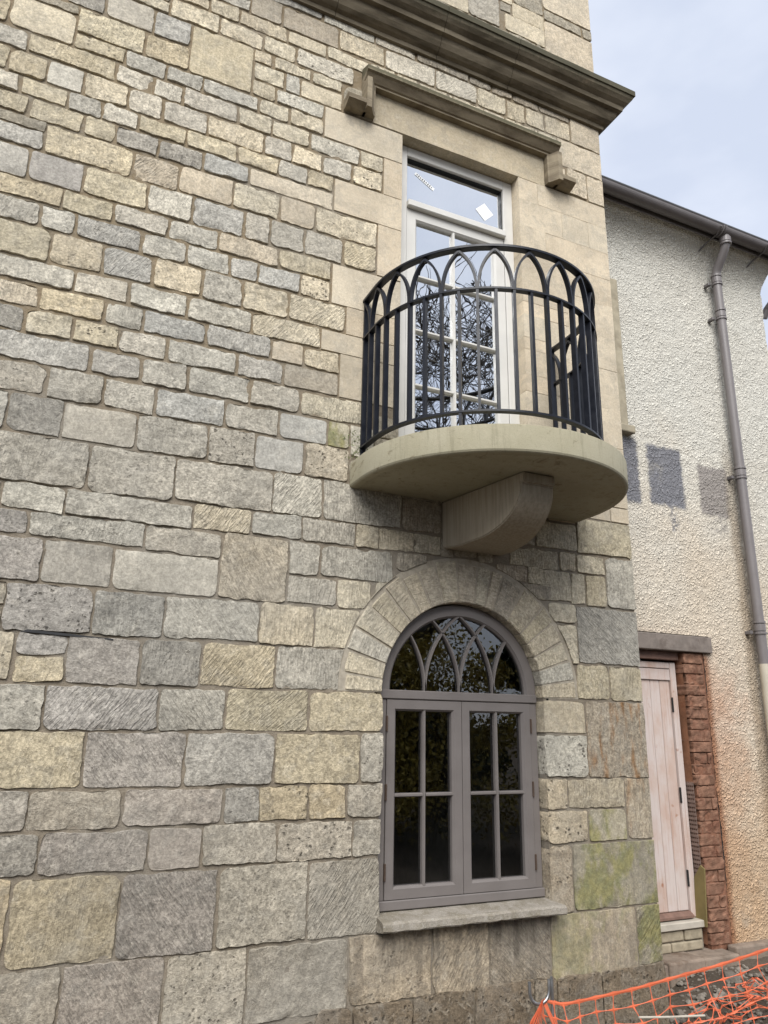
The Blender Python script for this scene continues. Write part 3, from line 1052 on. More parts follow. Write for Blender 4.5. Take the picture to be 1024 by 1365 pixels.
    (3309, 3790, 3162, 3377, 2, 3, 2),
    (1897, 2484, 7263, 7573, 0, 3, 1),
    (2488, 2787, 7269, 7753, 4, 0, 1),
    (2791, 2928, 7583, 8053, 0, 3, 1),
    (2932, 3258, 7466, 7618, 0, 3, 1),
    (2851, 3258, 7282, 7462, 0, 3, 1),
    (3260, 3790, 7735, 8359, 2, 3, 1),
    (3262, 3790, 7182, 7589, 2, 3, 1),
    (-1992, -1208, -300, 150, 10, 4, 3),
    (-1192, -508, -300, 150, 10, 4, 3),
    (-492, 92, -300, 150, 10, 4, 3),
    (108, 542, -300, 150, 10, 4, 3),
    (558, 942, -300, 150, 10, 4, 3),
    (958, 1459, -300, 150, 10, 4, 3),
    (1475, 1666, -300, 192, 10, 4, 3),
    (1682, 2009, -300, 192, 10, 4, 3),
    (2025, 2395, -300, 192, 10, 4, 3),
    (2411, 2794, -300, 192, 10, 4, 3),
    (2810, 2951, -300, 192, 10, 4, 3),
    (2967, 3284, -300, 192, 10, 4, 3),
    (3300, 3790, -300, 192, 10, 4, 3),
    (-2194, -2006, -294, -146, 1, 0, 4),
    (-2194, -2006, -134, 54, 4, 0, 4),
    (-2194, -2006, 66, 294, 1, 0, 4),
    (-1994, -1446, 166, 314, 4, 0, 4),
    (-1434, -1026, 166, 354, 7, 0, 4),
    (-1014, -506, 166, 314, 7, 0, 4),
    (-494, -186, 166, 314, 1, 0, 4),
    (-174, -86, 226, 414, 4, 0, 4),
    (-2194, -2006, 306, 494, 4, 0, 4),
    (-1994, -1446, 326, 514, 4, 0, 4),
    (-1014, -466, 326, 514, 1, 0, 4),
    (-454, -186, 326, 554, 1, 0, 4),
    (-1434, -1106, 366, 594, 4, 0, 4),
    (-1094, -1026, 366, 554, 4, 0, 4),
    (-174, -86, 426, 514, 1, 0, 4),
    (-2194, -2006, 506, 734, 1, 0, 4),
    (-1994, -1646, 526, 714, 4, 0, 4),
    (-1634, -1446, 526, 714, 1, 0, 4),
    (-1014, -566, 526, 714, 4, 0, 4),
    (-554, -466, 526, 714, 1, 0, 4),
    (-1094, -1026, 566, 714, 1, 0, 4),
    (-454, -186, 566, 754, 4, 0, 4),
    (-1434, -1106, 606, 794, 7, 0, 4),
    (-1994, -1606, 726, 874, 7, 0, 4),
    (-1594, -1446, 726, 914, 1, 0, 4),
    (-1094, -626, 726, 914, 4, 0, 4),
    (-614, -466, 726, 914, 4, 0, 4),
    (-2194, -2006, 746, 894, 7, 0, 4),
    (-454, -186, 766, 994, 7, 0, 4),
    (-1434, -1166, 806, 1034, 1, 0, 4),
    (-1994, -1606, 886, 1074, 4, 0, 4),
    (-2194, -2006, 906, 1094, 7, 0, 4),
    (-1594, -1446, 926, 1074, 7, 0, 4),
    (-1094, -526, 926, 1154, 4, 0, 4),
    (-454, -186, 1006, 1074, 1, 0, 4),
    (-1434, -1186, 1046, 1274, 1, 0, 4),
    (-1994, -1726, 1086, 1274, 7, 0, 4),
    (-1714, -1446, 1086, 1274, 7, 0, 4),
    (-514, -206, 1086, 1254, 7, 0, 4),
    (-2194, -2006, 1106, 1294, 7, 0, 4),
    (-1094, -706, 1166, 1394, 4, 0, 4),
    (-694, -526, 1166, 1314, 4, 0, 4),
    (-1174, -1106, 1206, 1394, 1, 0, 4),
    (-514, -246, 1266, 1454, 7, 0, 4),
    (-1994, -1466, 1286, 1474, 7, 0, 4),
    (-1454, -1206, 1286, 1474, 1, 0, 4),
    (-2194, -2006, 1306, 1454, 7, 0, 4),
    (-694, -526, 1326, 1554, 4, 0, 4),
    (-1174, -706, 1406, 1594, 7, 0, 4),
    (-2194, -2006, 1466, 1694, 1, 0, 4),
    (-514, -246, 1466, 1534, 1, 0, 4),
    (-1994, -1686, 1486, 1674, 7, 0, 4),
    (-1674, -1206, 1486, 1714, 4, 0, 4),
    (-514, -286, 1546, 1734, 4, 0, 4),
    (-694, -526, 1566, 1754, 7, 0, 4),
    (-1174, -706, 1606, 1754, 4, 0, 4),
    (-1994, -1686, 1686, 1914, 1, 0, 4),
    (-2194, -2006, 1706, 1934, 7, 0, 4),
    (-1674, -1366, 1726, 1874, 4, 0, 4),
    (-1354, -1186, 1726, 1874, 1, 0, 4),
    (-1174, -806, 1766, 1994, 4, 0, 4),
    (-794, -366, 1766, 1954, 4, 0, 4),
    (-1674, -1186, 1886, 2114, 1, 0, 4),
    (-1994, -1686, 1926, 2074, 4, 0, 4),
    (-2194, -2006, 1946, 2094, 4, 0, 4),
    (-794, -366, 1966, 2154, 5, 0, 4),
    (-1174, -826, 2006, 2154, 4, 0, 4),
    (-1994, -1686, 2086, 2274, 4, 0, 4),
    (-2194, -2006, 2106, 2334, 4, 0, 4),
    (-1674, -1406, 2126, 2274, 5, 0, 4),
    (-1394, -1186, 2126, 2314, 5, 0, 4),
    (-334, -226, 2126, 2234, 5, 0, 4),
    (-1174, -666, 2166, 2314, 5, 0, 4),
    (-654, -366, 2166, 2234, 5, 0, 4),
    (-654, -386, 2246, 2474, 4, 0, 4),
    (-1994, -1726, 2286, 2474, 4, 0, 4),
    (-1714, -1406, 2286, 2474, 5, 0, 4),
    (-1394, -1106, 2326, 2554, 4, 0, 4),
    (-1094, -766, 2326, 2474, 5, 0, 4),
    (-754, -666, 2326, 2514, 4, 0, 4),
    (-2194, -2006, 2346, 2574, 5, 0, 4),
    (-1994, -1546, 2486, 2714, 4, 0, 4),
    (-1534, -1406, 2486, 2674, 5, 0, 4),
    (-1094, -766, 2486, 2714, 4, 0, 4),
    (-654, -406, 2486, 2594, 4, 0, 4),
    (-754, -666, 2526, 2714, 4, 0, 4),
    (-1394, -1106, 2566, 2714, 4, 0, 4),
    (-2194, -2006, 2586, 2774, 5, 0, 4),
    (-654, -426, 2606, 2754, 5, 0, 4),
    (2206, 2294, 2626, 2754, 4, 0, 4),
    (2486, 2594, 2626, 2774, 4, 0, 4),
    (2306, 2474, 2646, 2874, 5, 0, 4),
    (-1534, -1406, 2686, 2874, 4, 0, 4),
    (-1994, -1546, 2726, 2874, 4, 0, 4),
    (-1394, -986, 2726, 2954, 5, 0, 4),
    (-974, -666, 2726, 2914, 4, 0, 4),
    (-654, -466, 2766, 2994, 4, 0, 4),
    (2226, 2294, 2766, 2994, 5, 0, 4),
    (-2194, -2006, 2786, 2974, 4, 0, 4),
    (2486, 2594, 2786, 2974, 4, 0, 4),
    (2666, 2934, 2786, 2974, 4, 0, 4),
    (-1994, -1506, 2886, 3074, 4, 0, 4),
    (-1494, -1406, 2886, 3034, 4, 0, 4),
    (2306, 2474, 2886, 3074, 5, 0, 4),
    (-974, -666, 2926, 3114, 5, 0, 4),
    (-1394, -1106, 2966, 3194, 4, 0, 4),
    (-1094, -986, 2966, 3114, 5, 0, 4),
    (-2194, -2006, 2986, 3134, 5, 0, 4),
    (1926, 2214, 2986, 3094, 5, 0, 4),
    (2486, 2594, 2986, 3094, 4, 0, 4),
    (2666, 3054, 2986, 3094, 4, 0, 4),
    (3066, 3294, 2986, 3174, 2, 3, 2),
    (2226, 2294, 3006, 3094, 4, 0, 4),
    (-654, -506, 3026, 3234, 4, 0, 4),
    (1566, 1894, 3026, 3174, 4, 0, 4),
    (-1494, -1406, 3046, 3194, 5, 0, 4),
    (3306, 3614, 3046, 3154, 2, 3, 2),
    (3626, 3790, 3046, 3154, 2, 3, 2),
    (-1994, -1506, 3086, 3314, 4, 0, 4),
    (2920, 3059, 3106, 3335, 2, 3, 2),
    (-1094, -666, 3126, 3354, 5, 0, 4),
    (-2194, -2006, 3146, 3334, 4, 0, 4),
    (3058, 3307, 3186, 3374, 2, 3, 2),
    (-1494, -1106, 3206, 3394, 4, 0, 4),
    (1726, 1897, 3206, 3354, 5, 0, 4),
    (-654, -526, 3246, 3414, 4, 0, 4),
    (2920, 3056, 3306, 3394, 2, 3, 2),
    (-1994, -1746, 3326, 3514, 4, 0, 4),
    (-1734, -1506, 3326, 3474, 4, 0, 4),
    (-2194, -2006, 3346, 3534, 5, 0, 4),
    (-1094, -766, 3366, 3514, 4, 0, 4),
    (-754, -666, 3366, 3554, 5, 0, 4),
    (1726, 1897, 3366, 3514, 4, 0, 4),
    (-1494, -1106, 3406, 3594, 4, 0, 4),
    (-654, -546, 3426, 3574, 4, 0, 4),
    (-1734, -1506, 3486, 3674, 5, 0, 4),
    (-1994, -1746, 3526, 3714, 5, 0, 4),
    (-1094, -766, 3526, 3714, 4, 0, 4),
    (-2194, -2006, 3546, 3734, 4, 0, 4),
    (-754, -666, 3566, 3794, 5, 0, 4),
    (-654, -586, 3586, 3734, 4, 0, 4),
    (-1494, -1106, 3606, 3794, 4, 0, 4),
    (-1734, -1506, 3686, 3874, 5, 0, 4),
    (-1994, -1746, 3726, 3914, 5, 0, 4),
    (-1094, -766, 3726, 3874, 4, 0, 4),
    (-2194, -2006, 3746, 3934, 4, 0, 4),
    (-1494, -1106, 3806, 3994, 4, 0, 4),
    (-754, -666, 3806, 3994, 4, 0, 4),
    (-1734, -1506, 3886, 4034, 4, 0, 4),
    (-1094, -766, 3886, 4074, 4, 0, 4),
    (-1994, -1746, 3926, 4074, 5, 0, 4),
    (-2194, -2006, 3946, 4134, 5, 0, 4),
    (2920, 3139, 3942, 4079, 2, 3, 2),
    (3141, 3357, 3955, 4076, 2, 3, 2),
    (-1494, -1146, 4006, 4194, 5, 0, 4),
    (-754, -666, 4006, 4194, 4, 0, 4),
    (-1734, -1506, 4046, 4234, 5, 0, 4),
    (-1994, -1746, 4086, 4234, 5, 0, 4),
    (-1094, -766, 4086, 4314, 4, 0, 4),
    (-2194, -2006, 4146, 4334, 4, 0, 4),
    (-1494, -1106, 4206, 4394, 4, 0, 4),
    (-754, -666, 4206, 4354, 4, 0, 4),
    (-1994, -1706, 4246, 4434, 4, 0, 4),
    (-1694, -1506, 4246, 4434, 5, 0, 4),
    (2920, 3156, 4284, 4381, 2, 3, 2),
    (-1094, -766, 4326, 4474, 4, 0, 4),
    (-2194, -2006, 4346, 4534, 4, 0, 4),
    (-1494, -1266, 4406, 4554, 4, 0, 4),
    (-1254, -1106, 4406, 4594, 5, 0, 4),
    (-754, -686, 4406, 4514, 4, 0, 4),
    (-1994, -1506, 4446, 4674, 4, 0, 4),
    (-1094, -826, 4486, 4714, 1, 0, 4),
    (-2194, -2006, 4546, 4774, 0, 0, 4),
    (-1494, -1266, 4566, 4754, 1, 0, 4),
    (2920, 3336, 4571, 4683, 2, 3, 2),
    (-1254, -1106, 4606, 4754, 0, 0, 4),
    (-1994, -1506, 4686, 4874, 1, 0, 4),
    (-1094, -826, 4726, 4874, 0, 0, 4),
    (-1494, -1206, 4766, 4954, 0, 0, 4),
    (-1194, -1106, 4766, 4954, 1, 0, 4),
    (-2194, -2006, 4786, 4974, 1, 0, 4),
    (-734, -406, 4866, 4934, 1, 0, 4),
    (-1994, -1746, 4886, 5074, 0, 0, 4),
    (-1734, -1506, 4886, 5074, 0, 0, 4),
    (-1094, -826, 4886, 5034, 0, 0, 4),
    (-1494, -1106, 4966, 5154, 1, 0, 4),
    (-2194, -2006, 4986, 5134, 1, 0, 4),
    (-1094, -826, 5046, 5194, 1, 0, 4),
    (-1994, -1506, 5086, 5274, 1, 0, 4),
    (-2194, -2006, 5146, 5334, 0, 0, 4),
    (-1494, -1106, 5166, 5354, 1, 0, 4),
    (-1094, -826, 5206, 5354, 0, 0, 4),
    (-1994, -1666, 5286, 5514, 0, 0, 4),
    (-1654, -1506, 5286, 5474, 0, 0, 4),
    (-2194, -2006, 5346, 5494, 0, 0, 4),
    (-1494, -986, 5366, 5514, 0, 0, 4),
    (-974, -846, 5386, 5534, 1, 0, 4),
    (-1654, -1506, 5486, 5634, 0, 0, 4),
    (-2194, -2006, 5506, 5654, 0, 0, 4),
    (-1994, -1666, 5526, 5754, 0, 0, 4),
    (-1494, -1226, 5526, 5714, 1, 0, 4),
    (-1214, -986, 5526, 5714, 1, 0, 4),
    (-974, -866, 5546, 5694, 0, 0, 4),
    (-1654, -1506, 5646, 5834, 0, 0, 4),
    (-2194, -2006, 5666, 5854, 1, 0, 4),
    (-974, -866, 5706, 5894, 0, 0, 4),
    (-1494, -1066, 5726, 5874, 1, 0, 4),
    (-1054, -986, 5726, 5874, 1, 0, 4),
    (-854, -706, 5746, 5934, 0, 0, 4),
    (-1994, -1666, 5766, 5994, 0, 0, 4),
    (-694, -346, 5786, 5854, 1, 0, 4),
    (1426, 1654, 5806, 6034, 0, 0, 4),
    (3186, 3394, 5826, 6054, 2, 3, 2),
    (-1654, -1506, 5846, 5994, 1, 0, 4),
    (-2194, -2006, 5866, 6054, 0, 0, 4),
    (-694, -426, 5866, 6094, 0, 0, 4),
    (-1494, -1206, 5886, 6074, 0, 0, 4),
    (-1194, -986, 5886, 6074, 1, 0, 4),
    (-974, -866, 5906, 6134, 1, 0, 4),
    (-854, -706, 5946, 6134, 1, 0, 4),
    (-1994, -1706, 6006, 6154, 0, 0, 4),
    (-1694, -1506, 6006, 6194, 1, 0, 4),
    (-414, -206, 6046, 6234, 0, 0, 4),
    (-2194, -2006, 6066, 6214, 0, 0, 4),
    (-194, -86, 6066, 6214, 1, 0, 4),
    (-1494, -1126, 6086, 6314, 0, 0, 4),
    (-1114, -986, 6086, 6314, 1, 0, 4),
    (-694, -426, 6106, 6254, 0, 0, 4),
    (-974, -746, 6146, 6334, 0, 0, 4),
    (-1994, -1706, 6166, 6354, 0, 0, 4),
    (-74, 174, 6166, 6354, 0, 0, 4),
    (-1694, -1506, 6206, 6354, 0, 0, 4),
    (-2194, -2006, 6226, 6454, 0, 0, 4),
    (-194, -86, 6226, 6454, 1, 0, 4),
    (-414, -206, 6246, 6474, 0, 0, 4),
    (-694, -426, 6266, 6454, 0, 0, 4),
    (-1494, -986, 6326, 6474, 1, 0, 4),
    (186, 434, 6326, 6514, 0, 0, 4),
    (-974, -746, 6346, 6534, 0, 0, 4),
    (-1994, -1666, 6366, 6554, 1, 0, 4),
    (-1654, -1506, 6366, 6554, 1, 0, 4),
    (-74, 174, 6366, 6594, 0, 0, 4),
    (446, 694, 6446, 6614, 0, 0, 4),
    (-2194, -2006, 6466, 6614, 0, 0, 4),
    (-694, -426, 6466, 6614, 1, 0, 4),
    (-194, -86, 6466, 6614, 0, 0, 4),
    (-1494, -986, 6486, 6614, 0, 0, 4),
    (-414, -206, 6486, 6614, 0, 0, 4),
    (186, 434, 6526, 6614, 0, 0, 4),
    (-974, -746, 6546, 6614, 0, 0, 4),
    (706, 834, 6546, 6614, 1, 0, 4),
    (-2194, -1666, 6926, 7114, 0, 0, 4),
    (-1654, -1266, 6926, 7114, 0, 0, 4),
    (-1254, -1006, 6926, 7114, 0, 0, 4),
    (-994, -706, 6926, 7114, 0, 0, 4),
    (-694, -266, 6926, 7114, 0, 0, 0),
    (-254, 214, 6926, 7074, 0, 0, 4),
    (226, 494, 6926, 7114, 0, 0, 4),
    (506, 894, 6926, 7074, 1, 0, 4),
    (906, 1354, 6926, 7114, 0, 0, 0),
    (1366, 1594, 6926, 7114, 1, 0, 4),
    (1606, 2114, 6926, 7114, 0, 0, 0),
    (2126, 2534, 6926, 7114, 0, 0, 0),
    (2546, 2874, 6926, 7154, 1, 0, 0),
    (2886, 3154, 6926, 7114, 1, 0, 4),
    (3166, 3614, 6926, 7074, 1, 0, 4),
    (3626, 3790, 6926, 7074, 0, 0, 4),
    (-254, 214, 7086, 7274, 1, 0, 0),
    (506, 754, 7086, 7314, 0, 0, 4),
    (766, 894, 7086, 7274, 0, 0, 4),
    (3166, 3574, 7086, 7174, 0, 0, 4),
    (3586, 3790, 7086, 7174, 0, 0, 4),
    (-2194, -1706, 7126, 7354, 1, 0, 4),
    (-1694, -1206, 7126, 7354, 1, 0, 4),
    (-1194, -926, 7126, 7314, 0, 0, 4),
    (-914, -626, 7126, 7354, 1, 0, 4),
    (-614, -266, 7126, 7354, 0, 0, 4),
    (226, 494, 7126, 7354, 0, 0, 4),
    (906, 1434, 7126, 7314, 0, 0, 4),
    (1446, 1874, 7126, 7314, 0, 0, 4),
    (1886, 2354, 7126, 7254, 1, 0, 4),
    (2366, 2534, 7126, 7254, 0, 0, 4),
    (2886, 3154, 7126, 7274, 0, 0, 4),
    (2546, 2874, 7166, 7254, 1, 0, 4),
    (3166, 3254, 7186, 7274, 1, 0, 4),
    (-254, 154, 7286, 7434, 0, 0, 4),
    (766, 894, 7286, 7434, 0, 0, 4),
    (-1194, -926, 7326, 7514, 0, 0, 4),
    (506, 754, 7326, 7554, 0, 0, 4),
    (906, 1314, 7326, 7514, 0, 0, 4),
    (1326, 1594, 7326, 7514, 1, 0, 4),
    (1606, 1874, 7326, 7554, 1, 0, 4),
    (-2194, -1666, 7366, 7554, 1, 0, 4),
    (-1654, -1206, 7366, 7594, 0, 0, 4),
    (-914, -626, 7366, 7554, 0, 0, 4),
    (-614, -266, 7366, 7554, 0, 0, 4),
    (226, 494, 7366, 7594, 1, 0, 4),
    (-254, 94, 7446, 7634, 0, 0, 4),
    (766, 894, 7446, 7674, 0, 0, 4),
    (2806, 2914, 7486, 7574, 0, 0, 4),
    (-1194, -926, 7526, 7714, 0, 0, 4),
    (906, 1394, 7526, 7754, 1, 0, 4),
    (1406, 1594, 7526, 7674, 0, 0, 4),
    (-2194, -1826, 7566, 7714, 1, 0, 4),
    (-1814, -1666, 7566, 7714, 0, 0, 4),
    (-914, -546, 7566, 7754, 1, 0, 4),
    (-534, -266, 7566, 7754, 0, 0, 4),
    (506, 754, 7566, 7754, 0, 0, 4),
    (1606, 1874, 7566, 7754, 0, 0, 4),
    (1886, 2374, 7586, 7814, 0, 0, 4),
    (2386, 2474, 7586, 7774, 0, 0, 4),
    (-1654, -1346, 7606, 7754, 1, 0, 4),
    (-1334, -1206, 7606, 7754, 1, 0, 4),
    (226, 494, 7606, 7754, 1, 0, 4),
    (3266, 3674, 7606, 7714, 0, 0, 4),
    (3686, 3790, 7606, 7714, 1, 0, 4),
    (2946, 3254, 7626, 7854, 0, 0, 4),
    (-254, 54, 7646, 7874, 0, 0, 4),
    (766, 894, 7686, 7914, 0, 0, 4),
    (1406, 1594, 7686, 7914, 1, 0, 4),
    (-2194, -1846, 7726, 7874, 0, 0, 4),
    (-1834, -1666, 7726, 7914, 0, 0, 4),
    (-1194, -926, 7726, 7874, 1, 0, 4),
    (-1654, -1206, 7766, 7914, 0, 0, 4),
    (-914, -546, 7766, 7994, 0, 0, 4),
    (-534, -266, 7766, 7914, 0, 0, 4),
    (226, 494, 7766, 7994, 0, 0, 4),
    (506, 754, 7766, 7914, 1, 0, 4),
    (906, 1254, 7766, 7994, 0, 0, 4),
    (1266, 1394, 7766, 7954, 0, 0, 4),
    (1606, 1874, 7766, 7994, 0, 0, 4),
    (2486, 2734, 7766, 7954, 0, 0, 4),
    (2386, 2474, 7786, 7934, 0, 0, 4),
    (1886, 2254, 7826, 7974, 0, 0, 4),
    (2266, 2374, 7826, 8054, 1, 0, 4),
    (2946, 3254, 7866, 8054, 1, 0, 4),
    (-2194, -1846, 7886, 8074, 0, 0, 4),
    (-1194, -926, 7886, 8074, 1, 0, 4),
    (-254, 54, 7886, 8114, 1, 0, 4),
    (-1834, -1506, 7926, 8154, 0, 0, 4),
    (-1494, -1206, 7926, 8114, 0, 0, 4),
    (-534, -266, 7926, 8154, 0, 0, 4),
    (506, 774, 7926, 8114, 1, 0, 4),
    (786, 894, 7926, 8074, 0, 0, 4),
    (1406, 1594, 7926, 8154, 0, 0, 4),
    (2386, 2474, 7946, 8174, 0, 0, 4),
    (1266, 1394, 7966, 8154, 0, 0, 4),
    (2486, 2734, 7966, 8154, 0, 0, 4),
    (1886, 2254, 7986, 8174, 0, 0, 4),
    (-914, -646, 8006, 8234, 1, 0, 4),
    (-634, -546, 8006, 8194, 1, 0, 4),
    (226, 494, 8006, 8194, 1, 0, 4),
    (906, 1254, 8006, 8154, 1, 0, 4),
    (1606, 1874, 8006, 8234, 0, 0, 4),
    (2266, 2374, 8066, 8254, 1, 0, 4),
    (2786, 3134, 8066, 8254, 1, 0, 4),
    (3146, 3254, 8066, 8294, 1, 0, 4),
    (-2194, -1846, 8086, 8294, 0, 0, 4),
    (-1194, -926, 8086, 8274, 0, 0, 4),
    (786, 894, 8086, 8274, 0, 0, 4),
    (-1494, -1206, 8126, 8294, 0, 0, 4),
    (-254, 54, 8126, 8294, 0, 0, 4),
    (506, 774, 8126, 8294, 0, 0, 4),
    (-1834, -1506, 8166, 8294, 1, 0, 4),
    (-534, -266, 8166, 8294, 1, 0, 4),
    (906, 1374, 8166, 8294, 1, 0, 4),
    (1386, 1594, 8166, 8294, 0, 0, 4),
    (2486, 2774, 8166, 8294, 0, 0, 4),
    (1886, 2254, 8186, 8294, 1, 0, 4),
    (2386, 2474, 8186, 8294, 1, 0, 4),
    (-634, -546, 8206, 8294, 0, 0, 4),
    (226, 494, 8206, 8294, 0, 0, 4),
    (1897, 2105, 2503, 2627, 3, 2, 0),
    (2622, 2866, 2530, 2627, 3, 2, 0),
    (2872, 3052, 2520, 2627, 0, 2, 0),
    (2770, 3052, 2415, 2512, 3, 2, 0),
    (1758, 1925, 2290, 2425, 0, 2, 0),
]
rest_v, rest_f = [], []
def build_stones():
    for n_, e in enumerate(DATA):
        x0, x1, z0, z1 = [q/1000 for q in e[:4]]
        c, tool, kind = COLOURS[e[4]], TOOLS[e[5]], KINDS[e[6]]
        me, loc = stone_mesh(x0, x1, z0, z1, tool, kind, n_)
        if kind == 'f':
            o_ = len(rest_v)
            rest_v.extend((q.co.x+loc[0], q.co.y, q.co.z+loc[2]) for q in me.vertices)
            rest_f.extend(tuple(i+o_ for i in p.vertices) for p in me.polygons)
            bpy.data.meshes.remove(me)
            continue
        nm = {'r': 'stone', 'u': 'stone', 'p': 'plinth_stone', 'a': 'ashlar_block'}[kind]
        o = part(nm, me, M['stone'], loc, True)
        if kind == 'p': o.location.y -= .012
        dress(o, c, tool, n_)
        if kind == 'a': o['grain'] = .28
        SPECIAL.append((o, x0, x1, z0, z1, c, tool))
SPECIAL = []
build_stones()
o = part('stone_rest', pyd(rest_v, rest_f), M['stone'], None, True)
tag(o, kind='stuff')
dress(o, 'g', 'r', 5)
o.color = (.46, .41, .315, 1)
def stone_at(x, z):
    for s_ in SPECIAL:
        if s_[1] <= x <= s_[2] and s_[3] <= z <= s_[4]:
            return s_[0]

# stones marked out by staining of their own
for x_, z_, key, val in ((3.60, 1.45, 'rust', 1.0), (3.70, 1.0, 'rust', .6), (2.75, .38, 'streak', .9), (2.35, .38, 'streak', .5), (3.25, .36, 'moss', .6),
                         (3.25, .36, 'streak', .35), (3.70, .36, 'streak', .5), (3.5, .62, 'streak', .3), (1.95, .38, 'streak', .4)):
    s_ = stone_at(x_, z_)
    if s_ is not None: s_[key] = val
# arch ring of voussoirs
def voussoirs():
    wid = [7, 9, 9.5, 10.5, 10, 9, 8.5, 9.5, 10.5, 11, 7.5, 6, 12, 12.5, 8, 9.5, 9, 9, 8]
    s_ = 180/sum(wid)
    a = 180.0
    cols = 'ccwcyccCcCcCtcyccwc'
    for n_, w in enumerate(wid):
        a1 = a - w*s_
        g = .45
        A0, A1 = R(a-g), R(a1+g)
        a = a1
        na, nr = max(3, int(abs(A0-A1)*RO/.022)), 12
        pro = random.uniform(-.002, .004)
        us = [0, .04] + [i/na for i in range(1, na)] + [.96, 1]
        vs_ = [0, .025] + [i/nr for i in range(1, nr)] + [.975, 1]
        v, f = [], []
        outer = RO - .006 - random.uniform(0, .035)
        mid = (A0+A1)/2
        loc = Vector((CXW+.71*math.cos(mid), 0, CZW+.71*math.sin(mid)))
        for j, tv in enumerate(vs_):
            for i, tu in enumerate(us):
                ang = A0+(A1-A0)*tu
                r_ = RW+.002+(outer-RW)*tv
                x, z = CXW+r_*math.cos(ang), CZW+r_*math.sin(ang)
                q = Vector((x, n_*3.1, z))
                border = i in (0, len(us)-1) or j in (0, len(vs_)-1)
                if border and j > 0:
                    x += .004*noise.noise(q*16)
                    z += .004*noise.noise(q*16+Vector((4, 0, 0)))
                y = -pro - .003*(noise.noise(q*9)+.6*noise.noise(q*22)) + (.008 if border else 0)
                v.append((x-loc.x, y, z-loc.z))
        A, B = len(us), len(vs_)
        for j in range(B-1):
            for i in range(A-1):
                k_ = j*A+i
                f.append((k_, k_+1, k_+A+1, k_+A))
        per = [i for i in range(A)] + [j*A+A-1 for j in range(1, B)] + [(B-1)*A+i for i in range(A-2, -1, -1)] + [j*A for j in range(B-2, 0, -1)]
        base = len(v)
        for k_ in per: v.append((v[k_][0], .13, v[k_][2]))
        for k_ in range(len(per)):
            p, q = per[k_], per[(k_+1) % len(per)]
            f.append((q, p, base+k_, base+(k_+1) % len(per)))
        o = part('voussoir', pyd(v, f), M['stone'], loc, True)
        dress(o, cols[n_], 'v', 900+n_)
        o['groove_angle'] = mid - math.pi/2 + math.pi/2 + random.uniform(-.2, .2)
        o['groove'] = .55
voussoirs()
def ring_bed():
    b = bmesh.new()
    n = 60
    A = []
    for i in range(n+1):
        a = math.pi*i/n
        c_, s_ = math.cos(a), math.sin(a)
        A.append([b.verts.new((CXW+r_*c_, y, CZW+r_*s_)) for r_, y in ((RO+.012, .0055), (RW+.007, .0055), (RW+.007, .13))])
    for p, q in zip(A[:-1], A[1:]):
        for j in range(2):
            b.faces.new((p[j], q[j], q[j+1], p[j+1]))
    part('arch_bed', b, M['arch_bed'], smooth=False)
    # mortar backing of the straight reveals
    b = bmesh.new()
    bx(b, 2.962, 2.985, .012, .14, .55, CZW)
    bx(b, 1.785, 1.808, .012, .14, .55, CZW)
    bx(b, 2.9275, 2.95, .012, .14, 3.1, 5.805)
    bx(b, 1.865, 1.8895, .012, .14, 3.1, 5.805)
    part('reveal_bed', b, M['mortar'])
ring_bed()
def slit_shade():  # thin dark strip drawn in place of the shaded open slit between stones
    b = bmesh.new()
    v0 = [b.verts.new(c) for c in ((-.13, -.006, 1.999), (.30, -.004, 1.982), (.30, -.004, 1.990), (-.10, -.006, 2.012), (-.13, .05, 1.999), (.30, .05, 1.982), (.30, .05, 1.990), (-.10, .05, 2.012))]
    for q in ((0, 1, 2, 3), (7, 6, 5, 4), (0, 4, 5, 1), (1, 5, 6, 2), (2, 6, 7, 3), (3, 7, 4, 0)):
        b.faces.new([v0[i] for i in q])
    part('slit_shade', fixn(b), M['slit_dark'])
slit_shade()

# lintel over the balcony door
def lintel():
    for x0, x1, z0, z1 in ((1.655, 3.178, 5.806, 6.085),):
        me, loc = stone_mesh(x0, x1, z0, z1, 's', 'a', 777)
        o = part('door_lintel', me, M['stone'], loc, True)
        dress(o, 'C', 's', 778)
        o['crust'] = .0
        o['grain'] = .35
        o.color = (.57, .485, .345, 1)
lintel()

